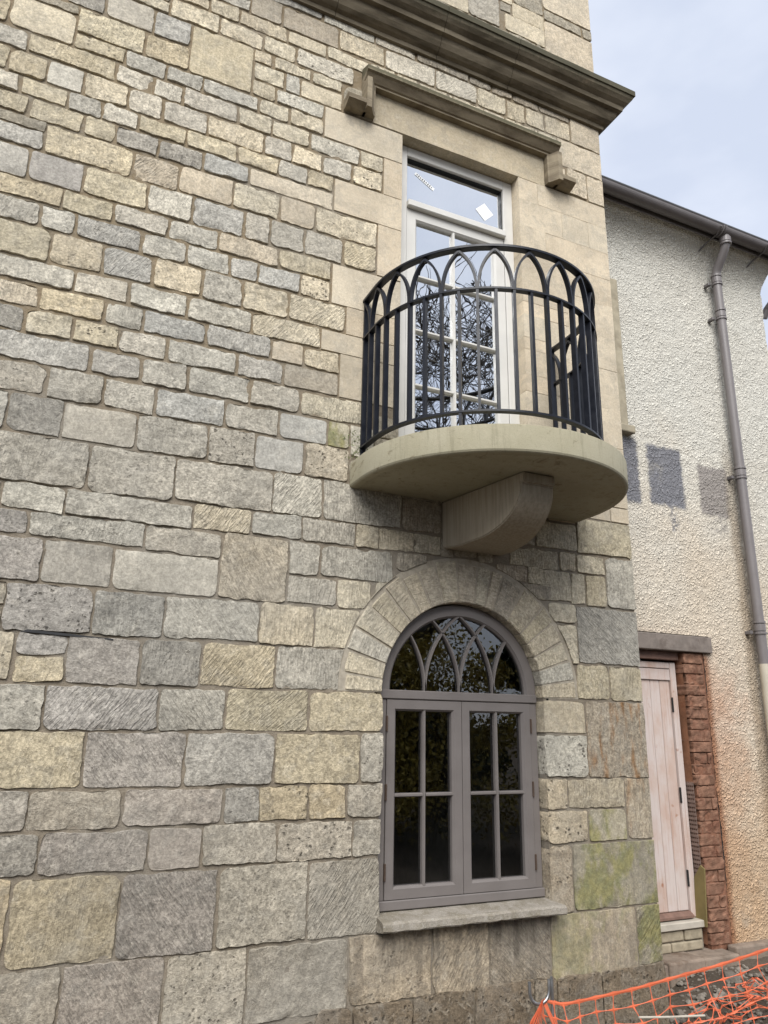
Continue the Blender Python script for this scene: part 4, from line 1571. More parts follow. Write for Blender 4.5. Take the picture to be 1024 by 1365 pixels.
# hood mould: flat drip moulding, two drops and the returned label stops
def hood():
    prof = [(0.0, 6.245), (.115, 6.185), (.115, 6.150), (.098, 6.142), (.060, 6.100), (.048, 6.095), (.048, 6.080), (0.0, 6.078)]
    b = bmesh.new()
    X0, X1 = 1.56, 3.275
    def ins(o_):          # sides of the moulding follow the drops
        return 0
    ra = [b.verts.new((X0, -o_, z)) for o_, z in prof]
    rb = [b.verts.new((X1, -o_, z)) for o_, z in prof]
    n = len(prof)
    for i in range(n):
        b.faces.new((ra[i], ra[(i+1) % n], rb[(i+1) % n], rb[i]))
    b.faces.new(ra[::-1])
    b.faces.new(rb)
    part('hood_mould', fixn(b), M['hood'])
    for sgn, xi, xo in ((-1, 1.652, 1.560), (1, 3.180, 3.275)):
        b = bmesh.new()
        sec = [(xi, .0), (xi, -.045), (xi+sgn*.012, -.050), (xi+sgn*.045, -.098), (xi+sgn*.055, -.115), (xo, -.115), (xo, 0)]
        rt = [b.verts.new((x, y, 6.082)) for x, y in sec]
        rb_ = [b.verts.new((x, y, 5.815)) for x, y in sec]
        n = len(sec)
        for i in range(n):
            b.faces.new((rt[i], rt[(i+1) % n], rb_[(i+1) % n], rb_[i]))
        b.faces.new(rt)
        b.faces.new(rb_[::-1])
        part('hood_drop', fixn(b), M['hood'])
        b = bmesh.new()
        xe = xo+sgn*.135
        sec = [(5.905, 0), (5.905, -.085), (5.880, -.108), (5.842, -.108), (5.832, -.085), (5.815, -.05), (5.815, 0)]
        ra = [b.verts.new((xo-sgn*.02, y-.002, z)) for z, y in sec]
        rb_ = [b.verts.new((xe, y-.002, z)) for z, y in sec]
        n = len(sec)
        for i in range(n):
            b.faces.new((ra[i], ra[(i+1) % n], rb_[(i+1) % n], rb_[i]))
        b.faces.new(ra)
        b.faces.new(rb_)
        part('label_stop', fixn(b), M['hood'])
hood()

# main cornice, in lengths of stone, returned along the side
def cornice():
    prof = [(.0, 6.605), (.028, 6.608), (.034, 6.640), (.060, 6.652), (.085, 6.672), (.105, 6.705), (.118, 6.745), (.150, 6.752), (.156, 6.790),
            (.190, 6.815), (.214, 6.845), (.222, 6.872), (.232, 6.874), (.232, 6.925), (.16, 6.955), (.0, 6.985)]
    xs = [-2.3, -1.35, -.42, .46, 1.32, 2.17, 2.83, 3.79]
    for i, (a, b_) in enumerate(zip(xs[:-1], xs[1:])):
        b = bmesh.new()
        last = i == len(xs)-2
        jit = random.uniform(-.003, .003)
        segs = 10
        rings = []
        for s_ in range(segs+1):
            x = a+.002+(b_-a-.004)*s_/segs
            ring = []
            for o_, z in prof:
                xx = x if not (last and s_ == segs) else EDGE+o_
                if last: xx = a+.002+((EDGE+o_)-a-.002)*s_/segs
                q = Vector((xx*5, o_*9, z*9))
                w = .004*noise.noise(q)+.002*noise.noise(q*4)
                ring.append(b.verts.new((xx, -o_+w*(0 if o_ < .01 else 1)+jit*(0 if o_ < .01 else 1), z+w*.6)))
            rings.append(ring)
        if last:
            for yy in (1.0, 2.5, 5.2):
                rings.append([b.verts.new((EDGE+o_, yy, z)) for o_, z in prof])
        for A, B in zip(rings[:-1], rings[1:]):
            for j in range(len(prof)-1):
                b.faces.new((A[j], B[j], B[j+1], A[j+1]))
        b.faces.new(rings[0])
        b.faces.new(rings[-1][::-1])
        o = part('cornice_block', fixn(b), M['cornice'])
cornice()

# stone sill under the arched window
def sill():
    b = bmesh.new()
    X0, X1, n = 1.795, 2.985, 34
    prof = [(.14, .606), (.02, .596), (-.088, .588), (-.102, .578), (-.105, .548), (-.098, .540), (-.03, .532), (.14, .528)]
    rings = []
    for i in range(n+1):
        x = X0+(X1-X0)*i/n
        rr_ = []
        for y, z in prof:
            q = Vector((x*14, y*14, z*14))
            w = .004*noise.noise(q)+.0025*noise.noise(q*3)
            k_ = 1 if y < .05 else 0
            xx = x
            if y > 0: xx = max(1.818, min(2.953, x))
            rr_.append(b.verts.new((xx, y+w*k_, z+w*k_*.8)))
        rings.append(rr_)
    m_ = len(prof)
    for A, B in zip(rings[:-1], rings[1:]):
        for j in range(m_):
            b.faces.new((A[j], A[(j+1) % m_], B[(j+1) % m_], B[j]))
    b.faces.new(rings[0][::-1])
    b.faces.new(rings[-1])
    part('window_sill', fixn(b), M['sill'])
sill()

# ------------------------------------------------------------------ arched window
def arched_window():
    YF, YB = .075, .135
    X0, X1 = 1.822, 2.948
    ZS = .655               # top of the timber sill
    ZT0, ZT1 = 1.742, 1.795  # transom
    b = bmesh.new()
    bx(b, X0, X0+.052, YF, YB, ZS, ZT0-.001, .003)
    bx(b, X1-.052, X1, YF, YB, ZS, ZT0-.001, .003)
    bx(b, X0-.004, X1+.004, .058, YB, .606, ZS, .004)
    fr = part('arched_window', b, M['frame'])
    def sub(name, me, mat, smooth=False):
        o = link(name, me, mat, fr, (0, 0, 0), smooth)
        return o
    b = bmesh.new()
    bx(b, X0, X1, .062, YB, ZT0, ZT1, .005)
    sub('transom', b, M['frame'])
    # half round head
    b = bmesh.new()
    n = 48
    prof = [(RW-.008, YB), (RW-.008, YF), (RW-.074, YF), (RW-.086, YF+.016), (RW-.086, YB)]
    A = []
    for i in range(n+1):
        a = math.pi*i/n
        zz = ZT1+.0005
        A.append([b.verts.new((CXW+r_*math.cos(a), y, zz+(r_-.02)*math.sin(a)*(1 if True else 1))) for r_, y in prof])
    for p, q in zip(A[:-1], A[1:]):
        for j in range(len(prof)):
            b.faces.new((p[j], p[(j+1) % 5], q[(j+1) % 5], q[j]))
    b.faces.new(A[0])
    b.faces.new(A[-1][::-1])
    sub('arched_head', fixn(b), M['frame'], False)
    # interlaced tracery, arcs of 0.6 radius struck from the transom
    rg = RW-.080
    zs = ZT1+.001
    def arc(xf, sg):
        Rr = .585
        cx_ = xf+sg*Rr
        pts, fr_ = [], []
        for i in range(26):
            a = .06*i
            x = cx_-sg*Rr*math.cos(a)
            z = Rr*math.sin(a)
            if math.hypot(x, z+.02) > rg+.012: break
            pts.append(Vector((CXW+x, .0, zs+z)))
            nrm = Vector((-sg*math.cos(a), 0, math.sin(a)))
            fr_.append((nrm, Vector((0, 1, 0))))
        bb = bmesh.new()
        w = .0085
        sec = [(-w, YF+.016), (-w*.55, YF+.006), (w*.55, YF+.006), (w, YF+.016), (w, .107), (-w, .107)]
        sweep(bb, pts, fr_, sec)
        sub('tracery_bar', fixn(bb), M['frame'])
    r2 = (RW-.08)/2
    for xf in (-r2, 0, r2):
        for sg in (-1, 1):
            arc(xf, sg)
    # fanlight glass
    b = bmesh.new()
    vv = [b.verts.new((CXW+(rg+.01)*math.cos(math.pi*i/40), .108, zs+(rg-.01)*math.sin(math.pi*i/40))) for i in range(41)]
    b.faces.new(vv)
    sub('fanlight_pane', b, M['glass_low'])
    # two casements
    for k_, (a, c) in enumerate(((1.876, 2.3835), (2.3865, 2.894))):
        z0, z1 = ZS+.003, ZT0-.004
        w = .052
        sub('casement', ring_rect(a, c, z0, z1, [(0, YB), (0, .070), (.001, .068), (w, .068), (w+.012, .084), (w+.012, YB)]), M['frame'])
        gx0, gx1, gz0, gz1 = a+w+.012, c-w-.012, z0+w+.012, z1-w-.012
        xm = (gx0+gx1)/2
        zm = gz0+(gz1-gz0)*.503
        def bar(p0, p1, horiz):
            bb = bmesh.new()
            h_ = .0105
            sec = [(-h_, .084), (-h_*.5, .074), (h_*.5, .074), (h_, .084), (h_, .107), (-h_, .107)]
            nrm = Vector((0, 0, 1)) if horiz else Vector((1, 0, 0))
            sweep(bb, [Vector(p0), Vector(p1)], [(nrm, Vector((0, 1, 0)))]*2, sec)
            sub('glazing_bar', fixn(bb), M['frame'])
        bar((xm, 0, gz0-.006), (xm, 0, gz1+.006), False)
        bar((gx0-.006, 0.0015, zm), (xm-.0105, .0015, zm), True)
        bar((xm+.0105, .0015, zm), (gx1+.006, .0015, zm), True)
        for (p, q) in ((gx0, xm), (xm, gx1)):
            for (s_, t) in ((gz0, zm), (zm, gz1)):
                bb = bmesh.new()
                bb.faces.new([bb.verts.new(c_) for c_ in ((p, .108, s_), (q, .108, s_), (q, .108, t), (p, .108, t))])
                sub('pane', bb, M['glass_low'])
        hx = a-.001 if k_ == 0 else c+.001
        for hz in (.80, 1.22, 1.60):
            bb = bmesh.new()
            bx(bb, hx-.005, hx+.005, .058, .076, hz-.045, hz+.045, .002)
            sub('hinge', bb, M['brass'])
arched_window()

# ------------------------------------------------------------------ balcony door
def balcony_door():
    YF, YB = .095, .17
    X0, X1 = 1.900, 2.920
    Z0, Z1 = 3.158, 5.800
    b = bmesh.new()
    tw = .085
    bx(b, X0, X0+tw, YF, YB, Z0, Z1-.0, .004)
    bx(b, X1-tw, X1, YF, YB, Z0, Z1, .004)
    bx(b, X0+tw, X1-tw, YF, YB, Z1-.080, Z1, .004)
    fr = part('balcony_door', b, M['white'])
    def sub(name, me, mat):
        return link(name, me, mat, fr)
    ax0, ax1 = X0+tw, X1-tw
    b = bmesh.new()
    bx(b, ax0, ax1, .066, YB, 5.262, 5.318, .006)
    sub('transom', b, M['white'])
    sub('transom_frame', ring_rect(ax0+.001, ax1-.001, 5.3195, 5.719, [(0, YB), (0, .118), (.006, .118), (.006, YB)]), M['spacer'])
    b = bmesh.new()
    b.faces.new([b.verts.new(c) for c in ((ax0+.006, .14, 5.325), (ax1-.006, .14, 5.325), (ax1-.006, .14, 5.714), (ax0+.006, .14, 5.714))])
    sub('transom_pane', b, M['glass_high'])
    # stickers on the transom glass: a printed strip and a white square hung on its corner
    def quad(cx_, cz_, w, h, rot, y):
        c_, s_ = math.cos(rot), math.sin(rot)
        bb = bmesh.new()
        vs_ = []
        for u, v in ((-w, -h), (w, -h), (w, h), (-w, h)):
            vs_.append((cx_+u*c_-v*s_, cz_+u*s_+v*c_))
        a = [bb.verts.new((x, y, z)) for x, z in vs_]
        d = [bb.verts.new((x, y+.0012, z)) for x, z in vs_]
        bb.faces.new(a)
        bb.faces.new(d[::-1])
        for i in range(4):
            bb.faces.new((a[i], d[i], d[(i+1) % 4], a[(i+1) % 4]))
        return fixn(bb)
    sub('white_sticker', quad(2.685, 5.487, .058, .058, R(45), .137), M['sticker'])
    sub('printed_sticker', quad(2.152, 5.578, .093, .014, R(-30), .137), M['sticker'])
    bb = bmesh.new()
    for i in range(9):
        t = -.075+i*.018
        hh = random.choice([.006, .009, .004])
        q = quad(2.152+t*math.cos(R(-30)), 5.578+t*math.sin(R(-30)), .0045, hh, R(-30), .1355)
        tm = bpy.data.meshes.new('t')
        q.to_mesh(tm)
        q.free()
        bb.from_mesh(tm)
        bpy.data.meshes.remove(tm)
    sub('sticker_print', bb, M['ink'])
    # door leaf
    lz0, lz1 = 3.175, 5.258
    lw = .072
    sub('door_leaf', ring_rect(ax0+.004, ax1-.004, lz0, lz1, [(0, YB-.01), (0, .105), (lw, .105), (lw+.014, .120), (lw+.014, YB-.01)]), M['white'])
    gx0, gx1, gz0, gz1 = ax0+.004+lw+.014, ax1-.004-lw-.014, lz0+lw+.014, lz1-lw-.014
    gz0 = 3.36
    b = bmesh.new()
    bx(b, gx0-.013, gx1+.013, .1065, YB-.012, lz0+lw-.01, gz0, .004)
    sub('bottom_rail', b, M['white'])
    xm = 2.388
    rows = [gz0, 3.853, 4.278, 4.715, gz1]
    def bar(p0, p1, horiz):
        bb = bmesh.new()
        h_ = .012
        sec = [(-h_, .120), (-h_*.5, .109), (h_*.5, .109), (h_, .120), (h_, .15), (-h_, .15)]
        nrm = Vector((0, 0, 1)) if horiz else Vector((1, 0, 0))
        sweep(bb, [Vector(p0), Vector(p1)], [(nrm, Vector((0, 1, 0)))]*2, sec)
        sub('glazing_bar', fixn(bb), M['white'])
    bar((xm, 0, gz0-.003), (xm, 0, gz1+.006), False)
    for z in rows[1:-1]:
        bar((gx0-.006, .0015, z), (xm-.012, .0015, z), True)
        bar((xm+.012, .0015, z), (gx1+.006, .0015, z), True)
    for p, q in ((gx0, xm), (xm, gx1)):
        for s_, t in zip(rows[:-1], rows[1:]):
            bb = bmesh.new()
            bb.faces.new([bb.verts.new(c_) for c_ in ((p, .14, s_), (q, .14, s_), (q, .14, t), (p, .14, t))])
            sub('pane', bb, M['glass_high'])
    b = bmesh.new()
    bx(b, X0, X1, .02, YB, 3.13, Z0-.001, .004)
    sub('threshold', b, M['white'])
balcony_door()

# ------------------------------------------------------------------ balcony: slab, corbel, railing
def stilt(cx_, r_, st_, n=72):
    """plan path from the wall round a stilted half circle; returns points and outward normals"""
    P_, N_ = [], []
    P_ += [Vector((cx_-r_, 0.0, 0))]
    N_ += [Vector((-1, 0, 0))]
    for i in range(n+1):
        a = math.pi - math.pi*i/n
        N = Vector((math.cos(a), -math.sin(a), 0))
        P_.append(Vector((cx_, -st_, 0)) + r_*N)
        N_.append(N)
    P_.append(Vector((cx_+r_, 0, 0)))
    N_.append(Vector((1, 0, 0)))
    return P_, N_
def slab():
    P_, N_ = stilt(2.440, .876, .17)
    prof = [(.10, 3.155), (.010, 3.155), (.002, 3.152), (0, 3.146), (0, 3.010), (.005, 3.000), (.015, 2.994), (.050, 2.992), (.056, 2.9945), (.12, 2.9945)]
    b = bmesh.new()
    rings = []
    for p, n in zip(P_, N_):
        rings.append([b.verts.new((p-n*i + Vector((0, 0, z)))) for i, z in prof])
    for A, B in zip(rings[:-1], rings[1:]):
        for j in range(len(prof)-1):
            b.faces.new((A[j], A[j+1], B[j+1], B[j]))
    b.faces.new([r_[0] for r_ in rings])
    b.faces.new([r_[-1] for r_ in rings][::-1])
    fixn(b)
    o = part('balcony_slab', b, M['slab'], smooth=24)
    return o
slab()
def corbel():
    # side profile (projection, z); the two cheeks taper towards the front
    pr = [(0, 2.682), (.18, 2.668), (.30, 2.675)]
    for i in range(1, 15):
        a = math.pi/2*i/14
        pr.append((.30+.42*math.sin(a), 2.915-.24*math.cos(a)))
    pr += [(.72, 2.935), (.745, 2.937), (.748, 2.9905), (0, 2.9905)]
    b = bmesh.new()
    def xw(d):
        return .222-.150*d
    L_, R_ = [], []
    for d, z in pr:
        L_.append(b.verts.new((2.44-xw(d)+.0*d, -d, z)))
        R_.append(b.verts.new((2.44+xw(d), -d, z)))
    n = len(pr)
    for i in range(n-1):
        b.faces.new((L_[i], L_[i+1], R_[i+1], R_[i]))
    b.faces.new(L_)
    b.faces.new(R_[::-1])
    fixn(b)
    bmesh.ops.bevel(b, geom=[e for e in b.edges if len(e.link_faces) == 2 and e.calc_face_angle() > .9], offset=.006, segments=2, affect='EDGES')
    part('corbel', b, M['corbel'])
corbel()
def railing():
    CX, RR, ST = 2.398, .757, .185
    total = 2*ST+math.pi*RR
    def at(s_):
        if s_ <= ST: return Vector((CX-RR, -s_, 0)), Vector((-1, 0, 0))
        if s_ >= total-ST: return Vector((CX+RR, -(total-s_), 0)), Vector((1, 0, 0))
        a = math.pi-(s_-ST)/RR
        n = Vector((math.cos(a), -math.sin(a), 0))
        return Vector((CX, -ST, 0))+RR*n, n
    def path(z, s0=0, s1=total, n=90):
        pts, fr_ = [], []
        for i in range(n+1):
            p, nn = at(s0+(s1-s0)*i/n)
            pts.append(p+Vector((0, 0, z)))
            fr_.append((nn, Vector((0, 0, 1))))
        return pts, fr_
    ZT, ZM, ZB = 4.312, 4.030, 3.262
    b = bmesh.new()
    p, f_ = path(ZT)
    sec = [(-.021, -.010), (.021, -.010), (.024, -.007), (.024, .007), (.021, .010), (-.021, .010), (-.024, .007), (-.024, -.007)]
    sweep(b, p, f_, sec)
    rail = part('balcony_railing', fixn(b), M['iron'])
    def sub(name, bm_):
        return link(name, fixn(bm_), M['iron'], rail)
    for nm, z, w in (('middle_rail', ZM, .019), ('bottom_rail', ZB, .019)):
        b = bmesh.new()
        p, f_ = path(z)
        sweep(b, p, f_, [(-w, -.006), (w, -.006), (w, .006), (-w, .006)])
        sub(nm, b)
    NA = 13
    step = total/(2*NA)
    dz = Vector((0, 0, 1))
    for k_ in range(2*NA+1):
        s_ = min(total-.012, max(.012, k_*step))
        p, n = at(s_)
        t = n.cross(dz)
        foot = k_ % 2 == 1
        b = bmesh.new()
        end = k_ in (0, 2*NA)
        zt = ZT-.011 if end else ZM-.0065
        sec = [(-.016, -.0082), (.016, -.0082), (.016, .0082), (-.016, .0082)]
        zb = 3.156 if k_ in (0, 8, 18, 26) else ZB+.0065
        if zb < 3.2:
            sweep(b, [p+dz*3.156, p+dz*(ZB-.0065)], [(n, t)]*2, sec)
            zb = ZB+.0065
        sweep(b, [p+dz*zb, p+dz*zt], [(n, t)]*2, sec)
        sub('baluster', b)
    # gothic arches between the rails
    for k_ in range(NA):
        s0, s1 = 2*k_*step, (2*k_+2)*step
        # arcs rise from the foot (odd bars) to the tips (even bars)
        sm = (2*k_+1)*step
        for sg in (-1, 1):
            tip = s0 if sg < 0 else s1
            b = bmesh.new()
            pts, fr_ = [], []
            n = 14
            H = ZT-ZM-.028
            for i in range(n+1):
                a = i/n
                # pointed-arch curve: upright at the foot, leaning into the tip
                th = a*1.12
                uu_ = (1-math.cos(th))/(1-math.cos(1.12))
                vv_ = math.sin(th)/math.sin(1.12)
                s_ = sm+(tip-sm)*uu_*.985 + sg*.006*(1-a)
                s_ = min(total-.006, max(.006, s_))
                p, nn = at(s_)
                du = math.sin(th)*step/(1-math.cos(1.12))
                dv = math.cos(th)*H/math.sin(1.12)
                tt = nn.cross(dz)*(-1)
                tan = (tt*sg*du+dz*dv).normalized()
                nb = nn.cross(tan).normalized()
                pts.append(p+dz*(ZM+.006+H*vv_))
                fr_.append((nn, nb))
            sweep(b, pts, fr_, [(-.015, -.0068), (.015, -.0068), (.015, .0068), (-.015, .0068)])
            sub('arch_bar', b)
    for k_ in range(NA+1):
        s_ = min(total-.012, max(.012, 2*k_*step))
        p, n = at(s_)
        b = bmesh.new()
        if 0 < k_ < NA:
            sweep(b, [p+dz*(ZT-.038), p+dz*(ZT-.0105)], [(n, n.cross(dz))]*2, [(-.012, -.006), (.012, -.006), (.012, .006), (-.012, .006)])
            sub('tip_stub', b)
        else:
            b.free()
railing()

# ------------------------------------------------------------------ the rendered house next door
rh = thing('rendered_house', 'cream roughcast house behind the stone corner with grey downpipe and pale plank door', 'house', (5.0, .35, 0))
rh_inv = Matrix.Translation((-5.0, -.35, 0))
def rp(name, me, mat, smooth=False, loc=None):
    o = link(name, me, mat, rh, loc or (0, 0, 0), smooth)
    o.matrix_parent_inverse = rh_inv
    return o
WY, XR = .35, 6.085
def render_wall():
    st_ = .0155
    X0, Z0, Z1 = 3.792, -.3, 6.17
    nx_, nz_ = int((XR-X0)/st_), int((Z1-Z0)/st_)
    v, f = [], []
    for j in range(nz_+1):
        z = Z0+(Z1-Z0)*j/nz_
        cv = 0.0
        if z > 5.80:
            t = (z-5.80)/(Z1-5.80)
            cv = .17*t*t
        for i in range(nx_+1):
            x = X0+(XR-X0)*i/nx_
            q = Vector((x, 0, z))
            d = .010*(.45-noise.voronoi(q*31)[0][0]) + .004*noise.noise(q*14) + .012*noise.noise(q*1.6)
            xe = x
            if i == nx_: xe += cv*.9 + .008*noise.noise(q*20)
            v.append((xe + (cv*.9*max(0, (x-(XR-.35))/.35) if i < nx_ else 0), WY-cv-d, z))
    for j in range(nz_):
        for i in range(nx_):
            x = X0+(XR-X0)*(i+.5)/nx_
            z = Z0+(Z1-Z0)*(j+.5)/nz_
            if x < 4.792 and z < 2.19: continue
            if x < 4.868 and 2.18 < z < 2.318: continue
            a = j*(nx_+1)+i
            f.append((a, a+1, a+nx_+2, a+nx_+1))
    n = nx_+1
    base = len(v)
    for j in range(nz_+1):
        a = v[j*n+nx_]
        v.append((a[0]-.0, 6.0, a[2]))
    for j in range(nz_):
        f.append((j*n+nx_, base+j, base+j+1, (j+1)*n+nx_))
    rp('wall', pyd(v, f), M['render'], True)
    b = bmesh.new()
    bx(b, 4.80, 6.05, .375, .60, -.3, 6.1)
    bx(b, 3.80, 4.80, .375, .60, 2.33, 6.1)
    bx(b, 3.80, 6.05, .60, .64, -.3, 6.1)
    rp('wall_core', b, M['inside'])
render_wall()
def lint_and_bricks():
    b = bmesh.new()
    bx(b, 3.80, 4.862, .318, .46, 2.186, 2.312, .007, 2)
    rp('lintel', b, M['lintel'])
    b = bmesh.new()
    bx(b, 3.80, 4.56, .39, .48, 2.12, 2.184, .004)
    rp('timber_lintel', b, M['cill_timber'])
    # toothed brick jamb, one brick to a course
    z = .115
    k_ = 0
    rnd = random.Random(3)
    while z < 2.17:
        h = min(.0825+rnd.uniform(-.006, .006), 2.184-z)
        if h < .03: break
        xi = 4.578+rnd.uniform(-.010, .016)
        xo = 4.776+rnd.uniform(-.016, .006)
        cut = xo-rnd.uniform(.045, .075)
        spans = [(xi, cut), (cut+.004, xo)] if k_ % 2 else [(xi, xo)]
        for xa, xb in spans:
            bm_ = bmesh.new()
            yf = .347+rnd.uniform(-.007, .009)
            bx(bm_, xa, xb, yf, .56, z+.0025, z+h-.0025, .007, 2)
            bmesh.ops.subdivide_edges(bm_, edges=[e for e in bm_.edges if e.calc_length() > .04], cuts=5, use_grid_fill=True)
            for vv in bm_.verts:
                q = Vector((vv.co.x, k_*2.3, vv.co.z))
                e = noise.noise(q*19)+.7*noise.noise(q*43)
                if vv.co.y < .40: vv.co.y += .006*e + .030*max(0, noise.noise(q*17+Vector((7, 0, 2)))-.10)
                if vv.co.x < 4.62: vv.co.x += .011*e
            rp('brick', bm_, M['brick'])
        z += h
        k_ += 1
    b = bmesh.new()
    bx(b, 4.590, 4.7915, .3585, .57, .08, 2.185)
    rp('brick_bed', b, M['rough_brick'])
    # thin clay coat on the inner reveal
    v, f = [], []
    nz_, ny_ = 90, 6
    for j in range(nz_+1):
        for i in range(ny_+1):
            z = .12+(2.18-.12)*j/nz_
            y = .372+(.47-.372)*i/ny_
            q = Vector((z*7, y*9, 1))
            v.append((4.572+.006*noise.noise(q)+.003*noise.noise(q*4), y, z))
    for j in range(nz_):
        for i in range(ny_):
            a = j*(ny_+1)+i
            f.append((a, a+1, a+ny_+2, a+ny_+1))
    rp('reveal_coat', pyd(v, f), M['clay'], True)
lint_and_bricks()
def plank_door():
    b = bmesh.new()
    Y = .435
    bx(b, 4.498, 4.556, Y-.008, Y+.05, .292, 2.105, .004)
    bx(b, 3.81, 4.497, Y-.006, Y+.05, 2.055, 2.104, .004)
    bx(b, 3.805, 3.845, Y-.008, Y+.05, .292, 2.054, .004)
    d = rp('plank_door', b, M['door'])
    def sub(name, bm_, mat):
        return link(name, bm_, mat, d)
    xs = [3.848, 3.962, 4.085, 4.19, 4.30, 4.395, 4.496]
    for a, c in zip(xs[:-1], xs[1:]):
        bb = bmesh.new()
        bx(bb, a+.0015, c-.0015, Y+.012+random.uniform(-.001, .001), Y+.04, .335, 2.052, .004)
        sub('plank', bb, M['door'])
    bb = bmesh.new()
    bx(bb, 3.848, 4.496, Y-.002, Y+.0105, 1.965, 2.050, .003)
    sub('top_rail', bb, M['door'])
    for z in (.55, 1.12, 1.78):
        bb = bmesh.new()
        bx(bb, 4.4935, 4.5005, Y-.0125, Y+.004, z-.055, z+.055, .001)
        sub('hinge', bb, M['spacer'])
    bb = bmesh.new()
    vs_ = [(Y-.035, .296), (Y-.035, .312), (Y+.002, .333), (Y+.045, .333), (Y+.045, .296)]
    A = [bb.verts.new((3.81, y, z)) for y, z in vs_]
    B = [bb.verts.new((4.496, y, z)) for y, z in vs_]
    for i in range(5):
        bb.faces.new((A[i], A[(i+1) % 5], B[(i+1) % 5], B[i]))
    bb.faces.new(A)
    bb.faces.new(B)
    sub('weather_bar', fixn(bb), M['cill_timber'])
plank_door()
def door_base():
    b = bmesh.new()
    bx(b, 3.81, 4.558, .355, .49, .240, .286, .005)
    rp('threshold', b, M['pale_strip'])
    rows = [(.165, .234, [3.81, 4.02, 4.07+.0, 4.36, 4.535]), (.098, .160, [3.81, 3.99, 4.235, 4.535])]
    for z0, z1, xs in rows:
        for a, c in zip(xs[:-1], xs[1:]):
            if c-a < .08: continue
            bb = bmesh.new()
            bx(bb, a+.005, c-.005, .372+random.uniform(0, .006), .50, z0+.002, z1-.002, .008, 2)
            rp('walling_stone', bb, M['pale_brick'])
    b = bmesh.new()
    bx(b, 3.80, 4.55, .392, .52, .02, .239)
    rp('joint_bed', b, M['mortar'])
    xs = [3.80, 4.03, 4.36, 4.70]
    for a, c in zip(xs[:-1], xs[1:]):
        bb = bmesh.new()
        bx(bb, a+.003, c-.003, .205+random.uniform(-.008, .008), .50, -.25, .095+random.uniform(-.008, .004), .012, 2)
        rp('step_block', bb, M['concrete'])
    b = bmesh.new()
    bx(b, 4.725, 6.12, .262, .348, -.3, .118, .012, 2)
    rp('wall_footing', b, M['concrete'])
    # strip of perforated lath on the lower reveal
    bb = bmesh.new()
    for z in [.50+i*.030 for i in range(24)]:
        bx(bb, 4.560, 4.5635, .362, .460, z, z+.017)
    for y in (.362, .380, .398, .416, .434, .452):
        bx(bb, 4.5638, 4.5655, y, y+.008, .50, 1.215)
    rp('metal_lath', bb, M['lath'])
door_base()
